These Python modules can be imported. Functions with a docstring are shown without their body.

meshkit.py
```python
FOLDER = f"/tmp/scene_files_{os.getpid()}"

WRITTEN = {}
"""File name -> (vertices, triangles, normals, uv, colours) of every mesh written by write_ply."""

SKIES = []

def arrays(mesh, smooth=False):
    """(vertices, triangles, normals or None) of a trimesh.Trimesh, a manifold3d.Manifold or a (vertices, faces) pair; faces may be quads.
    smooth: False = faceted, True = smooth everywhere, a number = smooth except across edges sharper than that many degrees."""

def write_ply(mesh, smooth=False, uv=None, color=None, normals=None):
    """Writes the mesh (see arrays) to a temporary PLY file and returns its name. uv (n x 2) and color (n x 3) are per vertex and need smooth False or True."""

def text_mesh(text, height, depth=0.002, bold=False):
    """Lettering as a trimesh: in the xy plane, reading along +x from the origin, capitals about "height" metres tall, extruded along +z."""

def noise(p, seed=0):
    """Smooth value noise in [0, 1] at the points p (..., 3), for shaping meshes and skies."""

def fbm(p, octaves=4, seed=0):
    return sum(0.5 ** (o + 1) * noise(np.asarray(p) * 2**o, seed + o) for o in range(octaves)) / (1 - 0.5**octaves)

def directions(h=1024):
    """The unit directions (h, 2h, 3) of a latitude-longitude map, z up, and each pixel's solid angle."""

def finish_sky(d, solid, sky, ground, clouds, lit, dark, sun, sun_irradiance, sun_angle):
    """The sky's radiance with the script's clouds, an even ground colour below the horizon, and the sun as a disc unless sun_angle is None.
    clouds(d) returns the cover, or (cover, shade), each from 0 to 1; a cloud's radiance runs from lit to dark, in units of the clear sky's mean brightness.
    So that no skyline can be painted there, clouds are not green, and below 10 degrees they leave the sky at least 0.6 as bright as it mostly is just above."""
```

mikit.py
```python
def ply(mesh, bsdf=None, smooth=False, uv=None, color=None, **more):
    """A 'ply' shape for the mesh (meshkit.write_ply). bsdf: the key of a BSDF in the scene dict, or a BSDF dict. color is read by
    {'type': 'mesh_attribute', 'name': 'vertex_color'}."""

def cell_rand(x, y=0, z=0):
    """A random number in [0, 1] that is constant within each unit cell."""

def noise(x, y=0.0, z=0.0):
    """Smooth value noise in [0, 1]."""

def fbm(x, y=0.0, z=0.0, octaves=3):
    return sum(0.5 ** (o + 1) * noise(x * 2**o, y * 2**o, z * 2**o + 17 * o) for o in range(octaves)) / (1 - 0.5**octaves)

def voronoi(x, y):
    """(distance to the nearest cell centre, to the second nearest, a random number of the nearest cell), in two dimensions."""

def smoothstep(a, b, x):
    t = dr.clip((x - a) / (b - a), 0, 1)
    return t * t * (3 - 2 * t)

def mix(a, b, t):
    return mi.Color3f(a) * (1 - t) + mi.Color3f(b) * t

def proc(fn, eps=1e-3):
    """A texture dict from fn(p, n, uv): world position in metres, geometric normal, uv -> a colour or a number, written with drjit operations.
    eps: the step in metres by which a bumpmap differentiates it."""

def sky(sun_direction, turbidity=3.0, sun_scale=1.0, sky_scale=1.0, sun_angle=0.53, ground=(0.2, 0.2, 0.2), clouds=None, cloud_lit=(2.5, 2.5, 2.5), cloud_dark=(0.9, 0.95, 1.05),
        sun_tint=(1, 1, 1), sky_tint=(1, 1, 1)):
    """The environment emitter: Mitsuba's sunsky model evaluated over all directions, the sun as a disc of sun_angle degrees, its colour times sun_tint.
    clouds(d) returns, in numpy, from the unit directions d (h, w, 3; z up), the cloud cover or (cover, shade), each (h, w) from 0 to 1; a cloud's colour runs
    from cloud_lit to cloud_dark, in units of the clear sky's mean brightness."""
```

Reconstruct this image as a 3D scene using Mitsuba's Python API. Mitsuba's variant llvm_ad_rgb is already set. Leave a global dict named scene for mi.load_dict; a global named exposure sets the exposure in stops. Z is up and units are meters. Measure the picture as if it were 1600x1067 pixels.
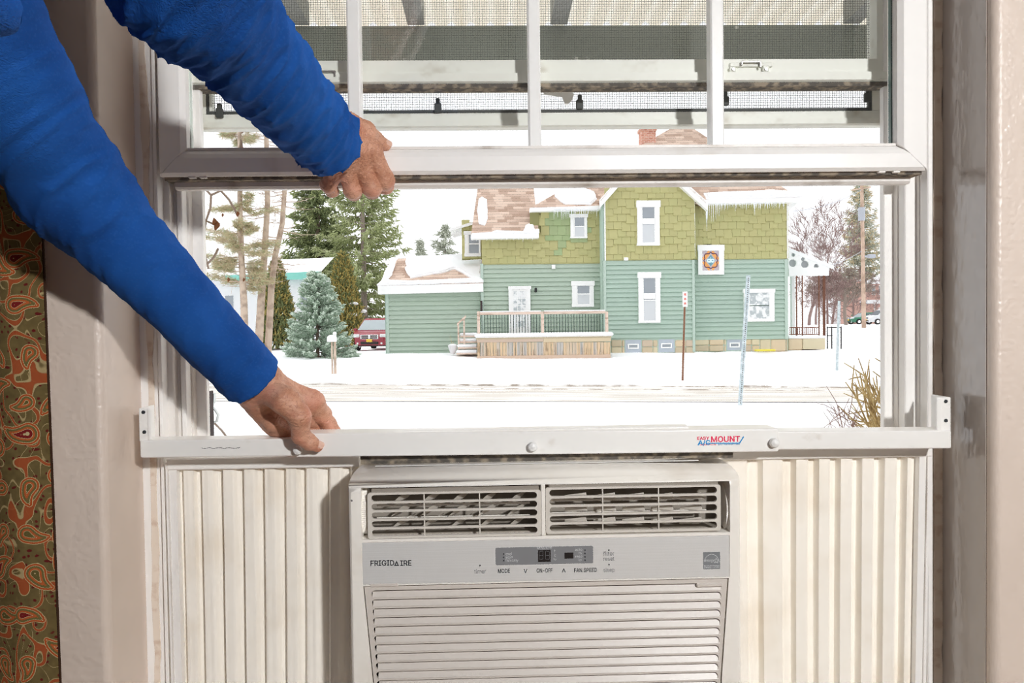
import math, random
import numpy as np, trimesh, drjit as dr, mitsuba as mi
import manifold3d as m3
from manifold3d import Manifold, CrossSection
from shapely.geometry import Polygon, LineString, Point, box as sbox
from shapely.ops import unary_union
import mikit, meshkit
from mikit import proc, noise, fbm, voronoi, smoothstep, mix, cell_rand

# ---------------------------------------------------------------- camera, sky, lamp, exposure
FPX = 1244.0
YAW, PITCH, ROLL = math.radians(1.6), math.radians(1.4), math.radians(0.75)
CAM = np.array([0.0, 0.0, 2.0])
FW = np.array([math.sin(YAW)*math.cos(PITCH), math.cos(YAW)*math.cos(PITCH), -math.sin(PITCH)])
R0 = np.array([math.cos(YAW), -math.sin(YAW), 0.0]); U0 = np.cross(R0, FW)
CR = R0*math.cos(ROLL) - U0*math.sin(ROLL); CU = U0*math.cos(ROLL) + R0*math.sin(ROLL)
scene, labels = {'type': 'scene'}, {}
exposure = 0.0
scene['camera'] = {'type': 'perspective', 'fov': math.degrees(2*math.atan(800/FPX)), 'fov_axis': 'x', 'near_clip': 0.05, 'far_clip': 2000.0,
    'to_world': mi.ScalarTransform4f().look_at(origin=CAM.tolist(), target=(CAM+FW).tolist(), up=CU.tolist())}
# an overcast winter sky: white cloud everywhere
def cloud_fn(d):
    n = meshkit.fbm(d*2.5, 4, 3)
    return np.ones(d.shape[:2]), np.clip(n*0.5, 0, 1)
SKY_SCALE = 3.3
scene['sky'] = mikit.sky((0.3, -0.5, 0.8), turbidity=6.0, sun_scale=0.0, sky_scale=SKY_SCALE, ground=(0.75, 0.76, 0.78),
    clouds=cloud_fn, cloud_lit=(2.4, 2.42, 2.45), cloud_dark=(2.0, 2.05, 2.1))
# the photographer's flash with its small round diffuser, up and to the right behind the camera
LAMP = np.array([0.86, -1.05, 2.64]); LAMP_R = 0.055
scene['flash_lamp'] = {'type': 'sphere', 'center': LAMP.tolist(), 'radius': LAMP_R,
    'emitter': {'type': 'area', 'radiance': {'type': 'rgb', 'value': [1450.0, 1450.0, 1440.0]}}}
labels['flash_lamp'] = {'label': 'small round white diffuser of the flash lamp above and behind the camera', 'category': 'flash lamp'}

# ---------------------------------------------------------------- helpers
def ray(px, py):
    d = FW + CR*((px-800)/FPX) - CU*((py-533.5)/FPX)
    return d
def at(px, py, Y):
    "the point of the plane y = Y that the photograph shows at (px, py)"
    d = ray(px, py); return CAM + d*(Y/d[1])
def X(px, Y, py=533): return at(px, py, Y)[0]
def Z(py, Y, px=800): return at(px, py, Y)[2]
def tm(v, f): return trimesh.Trimesh(np.asarray(v, float), np.asarray(f, int), process=False)
def cat(ms): return trimesh.util.concatenate([m for m in ms if m is not None])
def box(x0, x1, y0, y1, z0, z1, b=0.0):
    x0, x1 = sorted((x0, x1)); y0, y1 = sorted((y0, y1)); z0, z1 = sorted((z0, z1))
    if b <= 0:
        m = trimesh.creation.box((x1-x0, y1-y0, z1-z0)); m.apply_translation(((x0+x1)/2, (y0+y1)/2, (z0+z1)/2)); return m
    b = min(b, (x1-x0)*.45, (y1-y0)*.45, (z1-z0)*.45); pts = []
    for x, sx in ((x0, 1), (x1, -1)):
        for y, sy in ((y0, 1), (y1, -1)):
            for z, sz in ((z0, 1), (z1, -1)):
                pts += [(x+sx*b, y+sy*b, z), (x+sx*b, y, z+sz*b), (x, y+sy*b, z+sz*b)]
    return hull(pts)
def hull(pts):
    m = Manifold.hull_points(np.asarray(pts, float)).to_mesh()
    return tm(m.vert_properties[:, :3], m.tri_verts)
def rbox(x0, x1, y0, y1, z0, z1, r, seg=12):
    s = Manifold.sphere(r, seg)
    return Manifold.batch_hull([s.translate((x, y, z)) for x in (x0+r, x1-r) for y in (y0+r, y1-r) for z in (z0+r, z1-r)])
def mbox(x0, x1, y0, y1, z0, z1): return Manifold.cube((x1-x0, y1-y0, z1-z0)).translate((x0, y0, z0))
def M2T(m):
    q = m.to_mesh(); return tm(q.vert_properties[:, :3], q.tri_verts)
def pbox(px0, py0, px1, py1, Y0, Y1, b=0.0):
    "a level box whose front, at y = Y0, covers the photograph's rectangle"
    c = at((px0+px1)/2, (py0+py1)/2, Y0); hx = abs(px1-px0)/2*Y0/FPX; hz = abs(py1-py0)/2*Y0/FPX
    return box(c[0]-hx, c[0]+hx, Y0, Y1, c[2]-hz, c[2]+hz, b)
def tube(path, r, seg=8, cap=True):
    P = np.asarray(path, float); n = len(P); r = np.broadcast_to(np.asarray(r, float), (n,))
    T = np.gradient(P, axis=0); T /= np.maximum(np.linalg.norm(T, axis=1, keepdims=True), 1e-12)
    a = np.array([0, 0, 1.0]) if abs(T[0, 2]) < .9 else np.array([1.0, 0, 0])
    N = np.cross(T[0], a); N /= np.linalg.norm(N); V = []
    th = np.linspace(0, 2*np.pi, seg, endpoint=False)
    for i in range(n):
        N = N - T[i]*(N@T[i]); N /= np.linalg.norm(N); B = np.cross(T[i], N)
        V.append(P[i] + r[i]*(np.cos(th)[:, None]*N + np.sin(th)[:, None]*B))
    V = np.vstack(V); F = []
    k = np.arange(seg); k2 = (k+1) % seg
    for i in range(n-1):
        a0, b0 = i*seg, (i+1)*seg
        F += [np.stack([a0+k, a0+k2, b0+k2], 1), np.stack([a0+k, b0+k2, b0+k], 1)]
    F = np.vstack(F)
    if cap:
        V = np.vstack([V, P[0], P[-1]]); c0, c1 = n*seg, n*seg+1; e = (n-1)*seg
        F = np.vstack([F, np.stack([np.full(seg, c0), k2, k], 1), np.stack([np.full(seg, c1), e+k, e+k2], 1)])
    return tm(V, F)
def extr_xz(poly, y0, y1):
    "a shapely polygon in x, z extruded along y from y0 to y1"
    ms = []
    for g in getattr(poly, 'geoms', [poly]):
        if g.is_empty: continue
        m = trimesh.creation.extrude_polygon(g, abs(y1-y0), engine='earcut')
        v = m.vertices.copy(); m.vertices = np.stack([v[:, 0], max(y0, y1)-v[:, 2], v[:, 1]], 1); ms.append(m)
    return cat(ms)
def extr_x(prof, x0, x1):
    "a closed profile of (y, z) points run along x"
    m = trimesh.creation.extrude_polygon(Polygon(prof), x1-x0, engine='earcut')
    v = m.vertices.copy(); m.vertices = np.stack([v[:, 2]+x0, v[:, 0], v[:, 1]], 1); return m
def extr_z(prof, z0, z1):
    m = trimesh.creation.extrude_polygon(Polygon(prof), z1-z0, engine='earcut'); m.apply_translation((0, 0, z0)); return m
_count = {}
def key(name):
    if name not in _count and name not in scene: _count[name] = 0; return name
    _count[name] = _count.get(name, 0)+1
    return '%s_%03d' % (name, _count[name])
def thing(name, label, cat_, group=None, kind=None):
    k = key(name); labels[k] = {'label': label, 'category': cat_}
    if group: labels[k]['group'] = group
    if kind: labels[k]['kind'] = kind
    return k
def setting(name, label):
    labels[name] = {'label': label, 'kind': 'structure'}; _count.setdefault(name, 0); return name
def put(k, mesh, mat, smooth=False, **kw):
    scene[k] = mikit.ply(mesh, mat, smooth, **kw); return k
def part(parent, name, mesh, mat, smooth=False, label=None, kind=None, **kw):
    k = key(parent+'__'+name); put(k, mesh, mat, smooth, **kw)
    if label or kind:
        labels[k] = {}
        if label: labels[k]['label'] = label
        if kind: labels[k]['kind'] = kind
    return k
def lettering(text, px0, py_base, h_px, Y, width_px=None, depth=.0004, bold=False):
    "raised lettering facing the room, its baseline starting at (px0, py_base) on the plane y = Y"
    h = h_px*Y/FPX; m = meshkit.text_mesh(text, h, depth, bold); v = m.vertices.copy()
    p = at(px0, py_base, Y); s = 1.0
    if width_px: s = (width_px*Y/FPX)/(v[:, 0].max()-v[:, 0].min())
    m.vertices = np.stack([p[0]+(v[:, 0]-v[:, 0].min())*s, Y-v[:, 2], p[2]+v[:, 1]], 1)
    return m

# ---------------------------------------------------------------- materials
def mat(name, base, rough=.5, spec=.5, two=False, bump=None, bscale=.0005, eps=5e-4, **kw):
    b = {'type': 'principled', 'base_color': base if isinstance(base, dict) else {'type': 'rgb', 'value': list(base)}, 'roughness': rough, 'specular': spec, **kw}
    if bump is not None: b = {'type': 'bumpmap', 'nested': b, 'tex': proc(bump, eps), 'scale': bscale}
    scene[name] = {'type': 'twosided', 'bsdf': b}; return name
def grime(c, amount=.12, s=14.0, dark=(.62, .55, .46)):
    c = mi.Color3f(c); d = mi.Color3f([a*b for a, b in zip([float(x) for x in (c.x[0] if hasattr(c.x, '__len__') else c.x, c.y[0] if hasattr(c.y, '__len__') else c.y, c.z[0] if hasattr(c.z, '__len__') else c.z)], dark)]) if False else None
    return c
def tint(c, dark, s, lo=.5, hi=.8, amount=1.0, stretch=(1, 1, 1)):
    return proc(lambda p, n, uv: mix(c, dark, amount*smoothstep(lo, hi, fbm(p.x*s*stretch[0], p.y*s*stretch[1], p.z*s*stretch[2], 4))))
# ---------------------------------------------------------------- interior materials
mat('paint_beige', tint((.63, .535, .465), (.56, .47, .405), 6.0, .4, .75, .6), .38, .5,
    bump=lambda p, n, uv: fbm(p.x*230, p.y*230, p.z*230, 2)*.7 + fbm(p.x*40, p.y*40, p.z*14, 2), bscale=.0013, eps=6e-4)
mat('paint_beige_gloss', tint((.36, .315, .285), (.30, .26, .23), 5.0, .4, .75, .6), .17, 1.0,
    bump=lambda p, n, uv: fbm(p.x*150, p.y*150, p.z*60, 2), bscale=.0010, eps=6e-4)  # same beige paint, darkened in colour for the shade on the right reveal
mat('bare_edge', tint((.72, .63, .54), (.55, .42, .33), 70.0, .5, .75, .8), .7, .2)
mat('room_white', (.15, .145, .14), .8, .2)
mat('room_floor', (.26, .17, .10), .5, .4)
VW = (.80, .785, .765)
mat('vinyl_white', tint(VW, (.60, .56, .51), 22.0, .62, .95, .8, (1, 1, .35)), .33, .5)
mat('vinyl_track', tint((.72, .69, .655), (.34, .29, .24), 30.0, .5, .85, .9, (1, 1, .2)), .42, .4)
mat('vinyl_cream', tint((.72, .735, .675), (.45, .42, .34), 26.0, .58, .9, .85), .42, .4)
mat('muntin_white', (.80, .80, .79), .35, .5)
mat('dark_seal', tint((.10, .09, .08), (.30, .25, .19), 120.0, .4, .7), .9, .1)
mat('glass_edge_pale', (.55, .62, .56), .3, .5); mat('glass_edge_teal', (.10, .17, .16), .3, .5)  # the teal one paints a dark reflection on the right glass edge
mat('steel_white', tint((.80, .79, .765), (.62, .58, .53), 40.0, .66, .95), .28, .5)
mat('plastic_knob', (.74, .74, .73), .35, .5)
mat('ac_white', tint((.80, .77, .715), (.67, .62, .55), 18.0, .55, .9), .30, .5)
mat('ac_taupe', (.58, .535, .49), .36, .5)
mat('ac_vent', (.60, .565, .51), .36, .5)
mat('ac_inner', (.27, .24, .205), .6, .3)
mat('ac_dark', (.035, .032, .03), .7, .2)
mat('ac_silver', proc(lambda p, n, uv: mix((.70, .705, .70), (.64, .645, .64), noise(p.x*9, 0, p.z*2600))), .34, .6, metallic=.25)
mat('ink_black', (.03, .035, .04), .6, .2)
mat('ink_grey', (.13, .13, .14), .6, .2)
mat('ink_light', (.55, .56, .57), .6, .2)
mat('display_grey', (.20, .205, .215), .35, .5)
mat('display_black', (.012, .012, .014), .15, .5)
mat('badge_grey', (.19, .20, .21), .5, .3)
mat('ink_red', (.72, .05, .12), .5, .3); mat('ink_blue', (.03, .24, .55), .5, .3)
mat('pleat_vinyl', tint((.87, .83, .76), (.80, .74, .65), 14.0, .45, .85), .42, .45, two=True)
mat('metal_screw', (.35, .34, .33), .35, .5, metallic=.8)
mat('wire_dark', (.055, .06, .058), .6, .3)
scene['glass_pane'] = {'type': 'thindielectric', 'int_ior': 1.5}

# ---------------------------------------------------------------- the room
FL = .85; CE = 3.75; YW = .94
XL = X(160, YW, 560); XR = X(1553, YW, 560)
JY = 1.052                                     # the plane where the window frame begins
rl = X(220, JY, 560); rr = X(1471, JY, 560)    # inner ends of the reveals
zs = Z(1215, 1.0)                              # sill height
zt = 2.95
def wall_poly(x0, x1, rx, left):
    "plan of a side wall: room face, rounded corner, reveal, back"
    c = .010; pts = []
    if left:
        pts = [(x0, YW), (XL-c, YW)] + [(XL-c+c*math.sin(t), YW+c-c*math.cos(t)) for t in np.linspace(.2, 1.5, 6)] + [(rl, JY), (rl-.012, JY), (rl-.012, JY+.09), (x0, JY+.09)]
    else:
        pts = [(x1, YW), (XR+c, YW)] + [(XR+c-c*math.sin(t), YW+c-c*math.cos(t)) for t in np.linspace(.2, 1.5, 6)] + [(rr, JY), (rr+.012, JY), (rr+.012, JY+.09), (x1, JY+.09)]
    return pts
setting('wall_left', 'beige painted wall with a rounded corner and glossy reveal left of the window')
part('wall_left', 'face', extr_z(wall_poly(-2.6, 0, rl, True), FL, CE), 'paint_beige', 40)
setting('wall_right', 'beige painted wall with a rounded corner and glossy reveal right of the window')
part('wall_right', 'face', extr_z(wall_poly(0, 2.6, rr, False), FL, CE), 'paint_beige', 40)
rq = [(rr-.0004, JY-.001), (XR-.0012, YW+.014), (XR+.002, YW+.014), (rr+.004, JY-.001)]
part('wall_right', 'reveal', extr_z(rq, zs, zt), 'paint_beige_gloss', label='glossy painted return of the wall beside the window, shade put into its colour')
def paint_edge(x0, x1, seed):
    rng = np.random.default_rng(seed); zz = np.linspace(zs, 2.9, 220)
    a = np.array([meshkit.fbm(np.array([[0, seed, z*14]]), 3, seed)[0] for z in zz]); b = np.array([meshkit.fbm(np.array([[5, seed, z*22]]), 3, seed)[0] for z in zz])
    lo = x0 + (a-.5)*.006; hi = x1 + (b-.5)*.006
    poly = Polygon(list(zip(lo, zz)) + list(zip(hi[::-1], zz[::-1])))
    return extr_xz(poly.buffer(0), JY-.0035, JY+.01)
part('wall_left', 'bare_plaster_edge', paint_edge(X(231, JY), X(241, JY), 4), 'bare_edge', label='chipped pale strip of bare plaster beside the window frame')
part('wall_right', 'bare_plaster_edge', paint_edge(X(1457, JY), X(1471, JY), 9), 'bare_edge', label='chipped tan strip of bare wood beside the window frame')
setting('wall_below', 'beige painted wall under the window')
put('wall_below', box(rl-.05, rr+.05, YW, JY+.15, FL, zs-.02), 'paint_beige')
setting('wall_above', 'beige painted wall over the window'); put('wall_above', box(rl-.05, rr+.05, YW, JY+.09, zt, CE), 'paint_beige')
setting('trim_1', 'white painted window stool under the air conditioner'); put('trim_1', box(rl, rr, YW-.02, JY+.15, zs-.02, zs, .006), 'vinyl_white')
setting('wall_back', 'plain wall behind the camera'); put('wall_back', box(-2.7, 2.7, -3.1, -3.0, FL, CE), 'room_white')
setting('wall_side_left', 'plain side wall of the room to the left'); put('wall_side_left', box(-2.7, -2.6, -3.0, JY+.09, FL, CE), 'room_white')
setting('wall_side_right', 'plain side wall of the room to the right'); put('wall_side_right', box(2.6, 2.7, -3.0, JY+.09, FL, CE), 'room_white')
setting('floor', 'dark wooden floor of the room'); put('floor', box(-2.7, 2.7, -3.1, JY+.09, FL-.1, FL), 'room_floor')
setting('ceiling', 'plain ceiling of the room'); put('ceiling', box(-2.7, 2.7, -3.1, JY+.09, CE, CE+.1), 'room_white')

# ---------------------------------------------------------------- window_1: the frame
setting('window_1', 'white vinyl double hung window with its lower sash raised over the air conditioner')
Wn = 'window_1'; ZB, ZT = zs, zt
def col(pxa, pxb, Y0, Y1, mt, name, b=.0012, py=450):
    part(Wn, name, box(X(pxa, Y0, py), X(pxb, Y0, py), Y0, Y1, ZB, ZT, b), mt)
# left jamb: face, channel floor, two steps outwards
col(205, 244, JY-.002, 1.108, 'vinyl_white', 'jamb'); col(244, 249.5, JY-.008, 1.07, 'vinyl_white', 'jamb_lip', .0008)
col(240, 268, JY+.010, 1.108, 'vinyl_track', 'track')
col(255, 279, 1.076, 1.108, 'vinyl_track', 'track'); col(279, 287, 1.071, 1.108, 'vinyl_white', 'parting_bead')
col(287, 298, 1.088, 1.110, 'vinyl_track', 'track'); col(298, 319, 1.100, 1.112, 'vinyl_white', 'outer_stop')
# right jamb
col(1449.5, 1458, JY-.006, 1.108, 'vinyl_white', 'jamb'); col(1437, 1452, JY+.012, 1.108, 'vinyl_track', 'track')
col(1414, 1438, 1.072, 1.108, 'vinyl_white', 'parting_bead'); col(1403, 1414, 1.088, 1.110, 'vinyl_track', 'track'); col(1381, 1404, 1.100, 1.112, 'vinyl_white', 'outer_stop')
part(Wn, 'head', box(rl, rr, JY, 1.2, zt-.06, zt), 'vinyl_white')
part(Wn, 'sill', box(rl, rr, JY+.03, 1.24, zs-.01, zs+.012), 'vinyl_white')
part(Wn, 'screw_hole', pbox(1443.3, 466.5, 1446.3, 473.5, 1.0635, 1.0665), 'ink_black')
# ---- the lower sash, raised
Y0, Y1 = 1.034, 1.066; YG = 1.056
a, b_ = X(248, Y0, 270), X(1450, Y0, 268); c, d = X(289, Y0, 230), X(1405.5, Y0, 220)
zb, zi = Z(269, Y0, 850), Z(227, Y0, 850); zb -= .001
ZS = zt-.02
S = Wn+'__lower_sash'
prof = [(Y1, 0.0), (Y0+.004, .0), (Y0, .004), (Y0, .022), (Y0+.004, .0285), (Y0+.011, zi-zb-.001), (Y1, zi-zb)]
def mitre_rail(x0, x1, x0i, x1i):
    n = len(prof); h = zi-zb; V = []
    for (xo, xi) in ((x0, x0i), (x1, x1i)):
        V += [(xo+(xi-xo)*min(1, pz/h), py, zb+pz) for py, pz in prof]
    F = [(i, (i+1) % n, n+(i+1) % n) for i in range(n)] + [(i, n+(i+1) % n, n+i) for i in range(n)]
    F += [(0, i+1, i) for i in range(1, n-1)] + [(n, n+i, n+i+1) for i in range(1, n-1)]
    m = tm(V, F); m.fix_normals(); return m
part(S, 'rail', mitre_rail(a+.0008, b_-.0008, c, d), 'vinyl_white')
h = zi-zb
for (xo, xi) in ((a, c), (b_, d)):
    s = 1 if xi > xo else -1; w = abs(xi-xo)
    pl = [(xo, Y1), (xo, Y0+.002), (xo+s*.002, Y0), (xi-s*.006, Y0), (xi, Y0+.006), (xi, Y1)]
    n = len(pl); V = [(x, y, zb+h*abs(x-xo)/w) for x, y in pl] + [(x, y, ZS) for x, y in pl]
    F = [(i, (i+1) % n, n+(i+1) % n) for i in range(n)] + [(i, n+(i+1) % n, n+i) for i in range(n)] + [(0, i+1, i) for i in range(1, n-1)] + [(n, n+i, n+i+1) for i in range(1, n-1)]
    m = tm(V, F); m.fix_normals(); part(S, 'stile', m, 'vinyl_white')
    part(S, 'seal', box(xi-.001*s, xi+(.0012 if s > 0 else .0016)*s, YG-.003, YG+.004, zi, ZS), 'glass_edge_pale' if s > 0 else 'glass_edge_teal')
part(S, 'glazing_bead', box(c, d, Y0+.009, YG, zi-.002, zi+.0016), 'vinyl_track')
part(S, 'pane', tm([(c-.004, YG, zi-.004), (d+.004, YG, zi-.004), (d+.004, YG, ZS), (c-.004, YG, ZS)], [(0, 1, 2), (0, 2, 3)]), 'glass_pane')
part(S, 'bottom_lip', extr_x([(1.062, zb-.013), (1.059, zb-.010), (1.059, zb-.004), (1.063, zb-.001), (1.074, zb-.001), (1.074, zb-.013)], a+.010, b_-.010), 'vinyl_track')
part(S, 'seal', box(a+.003, b_-.003, Y0+.010, 1.07, zb-.004, zb+.001), 'dark_seal')
for px in (301, 318, 1378, 1401):
    part(S, 'clip', box(X(px-6, 1.04, 280), X(px+5, 1.04, 280), 1.038, 1.05, zb-.0025, zb+.0006, .0008), 'vinyl_track')
for px0, px1 in ((543, 563.5), (825.5, 845), (1111, 1131.5)):
    part(S, 'muntin', box(X(px0, YG+.003, 150), X(px1, YG+.003, 150), YG+.003, YG+.026, zi-.004, ZS, .002), 'muntin_white')
# ---- the upper sash behind, only its meeting rail low enough to see
UY = 1.100; S2 = Wn+'__upper_sash'
za, zc = Z(132, UY, 850), Z(93, UY, 850)
x0, x1 = X(300, UY, 120), X(1391, UY, 110)
part(S2, 'meeting_rail', extr_x([(UY, za), (UY-.006, za+.003), (UY-.006, za+.014), (UY+.002, za+.0155), (UY+.002, zc), (UY+.022, zc), (UY+.022, za)], x0, x1), 'vinyl_cream')
part(S2, 'weather_strip', box(x0, x1, UY-.003, UY+.02, za-.005, za+.0005), 'dark_seal', label='dirty fuzzy weather strip')
part(S2, 'stile', box(x0-.002, X(310, UY, 100), UY+.0015, UY+.022, zc-.001, ZS), 'vinyl_cream')
part(S2, 'stile', box(X(1371, UY, 50), x1, UY+.0015, UY+.022, zc-.001, ZS), 'vinyl_cream')
part(S2, 'pane', tm([(x0, UY+.012, zc-.002), (x1, UY+.012, zc-.002), (x1, UY+.012, ZS), (x0, UY+.012, ZS)], [(0, 1, 2), (0, 2, 3)]), 'glass_pane')
for px in (508, 1174):
    py = 114.5-(px-850)*.022; LK = part(S2, 'sash_lock', cat([pbox(px-34, py-10, px+34, py-3, UY-.002, UY+.006, .001), pbox(px-34, py-3, px-24, py+5, UY-.004, UY+.004, .001), pbox(px+18, py-6, px+28, py+5, UY-.004, UY+.004, .001), pbox(px-14, py-14, px+12, py-9, UY-.005, UY+.004, .001)]), 'vinyl_cream', label='small cream sash lock')
    part(LK, 'latch', cat([pbox(px-16, py-12, px+16, py-9.5, UY-.007, UY-.003, .0005), pbox(px+13, py-12, px+16, py-2, UY-.007, UY-.003, .0005), pbox(px-16, py-12, px-13, py-6, UY-.007, UY-.003, .0005)]), 'metal_screw')
    for q in (-28, 23):
        part(LK, 'screw', trimesh.creation.cylinder(.0022, .002, 10, transform=trimesh.transformations.translation_matrix(at(px+q, py+1, UY-.005)) @ trimesh.transformations.rotation_matrix(np.pi/2, (1, 0, 0))), 'metal_screw')

# ---------------------------------------------------------------- window_2: the storm window with its insect screen
setting('window_2', 'pale green white aluminium storm window with an insect screen outside the sashes'); W2 = 'window_2'
SY = 1.155
sx0, sx1 = X(312, SY, 190), X(1383, SY, 180)
zsb, zst = Z(199, SY, 850), Z(176, SY, 850)         # bottom rail of the screen
part(W2, 'bottom_rail', extr_x([(SY, zsb), (SY-.004, zsb+.002), (SY-.004, zsb+.010), (SY, zsb+.011), (SY, zst), (SY+.016, zst), (SY+.016, zsb)], sx0, sx1), 'vinyl_cream')
zm = Z(140, SY, 850)
part(W2, 'stile', box(sx0, X(331, SY, 190), SY, SY+.016, zst, ZS, .001), 'vinyl_cream')
part(W2, 'stile', box(X(1362, SY, 180), sx1, SY, SY+.016, zst, ZS, .001), 'vinyl_cream')
part(W2, 'outer_frame', box(X(296, SY, 190)-.02, sx0+.0006, SY-.002, SY+.006, zsb-.3, ZS), 'vinyl_cream')
part(W2, 'outer_frame', box(sx1-.0006, X(1392, SY, 190)+.03, SY-.002, SY+.006, zsb-.3, ZS), 'vinyl_cream')
part(W2, 'screen_spline', cat([box(X(331, SY), X(1362, SY), SY-.0015, SY+.004, zst, zst+.0042), box(X(331, SY), X(331, SY)+.004, SY-.0015, SY+.004, zst, zm+.01), box(X(1362, SY)-.004, X(1362, SY), SY-.0015, SY+.004, zst, zm+.01)]), 'wire_dark')
part(W2, 'mid_rail', box(sx0, sx1, SY-.001, SY+.01, zm-.002, zm+.006, .001), 'vinyl_cream')
wires = []; pitch = .0034; wd = .00021
for x in np.arange(X(331, SY), X(1362, SY), pitch): wires.append(box(x-wd, x+wd, SY+.004-wd, SY+.004+wd, zst, ZS))
for z in np.arange(zst, Z(-60, SY), pitch): wires.append(box(X(331, SY), X(1362, SY), SY+.0046-wd, SY+.0046+wd, z-wd, z+wd))
part(W2, 'screen_mesh', cat(wires), 'wire_dark', label='fine dark insect screen mesh', kind='stuff')
for px in (342, 684, 906, 1134, 1357):
    py = 160-(px-850)*.024
    part(W2, 'spring_clip', cat([pbox(px-5.5, py-3, px+5.5, py+11, SY-.007, SY-.001, .001), pbox(px-3, py-11, px+3, py-2, SY-.006, SY-.001, .001)]), 'wire_dark')
tag = [at(*p, SY-.004) for p in ((846, 138), (884, 137), (897, 147), (893, 158), (884, 166), (878, 152), (850, 148))]
part(W2, 'torn_label', extr_xz(Polygon([(t[0], t[2]) for t in tag]), SY-.0045, SY-.004), 'vinyl_white', label='scrap of torn white paper label')

# ---------------------------------------------------------------- the support bar across the window
t = thing('support_bar', 'white telescoping steel bar spanning the window above the air conditioner', 'bar')
BY = .985
def rail(px0, py0t, px1, py1t, hpx, Y, dep, bv=.002):
    A, B = at(px0, py0t, Y), at(px1, py1t, Y); hh = hpx*Y/FPX
    m = box(0, 1, 0, dep, -hh, 0, 0); m = M2T(rbox(0, B[0]-A[0], 0, dep, -hh, 0, bv, 8))
    v = m.vertices.copy(); v[:, 2] += A[2] + (B[2]-A[2])*v[:, 0]/(B[0]-A[0]); v[:, 0] += A[0]; v[:, 1] += Y; m.vertices = v; return m
sl = part(t, 'sleeve', rail(461, 677.5, 1217, 669.5, 37, BY, .040), 'steel_white', 30)
part(t, 'inner_tube', rail(218, 688, 470, 685, 27.5, BY+.0022, .035), 'steel_white', 30)
part(t, 'inner_tube', rail(1205, 674, 1487, 672, 29.5, BY+.0022, .035), 'steel_white', 30)
part(t, 'top_flange', box(X(628, BY+.02, 672), X(1075, BY+.02, 670), BY+.014, BY+.034, Z(673.5, BY+.02, 850)-.002, Z(668, BY+.02, 850), .0015), 'steel_white')
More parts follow.
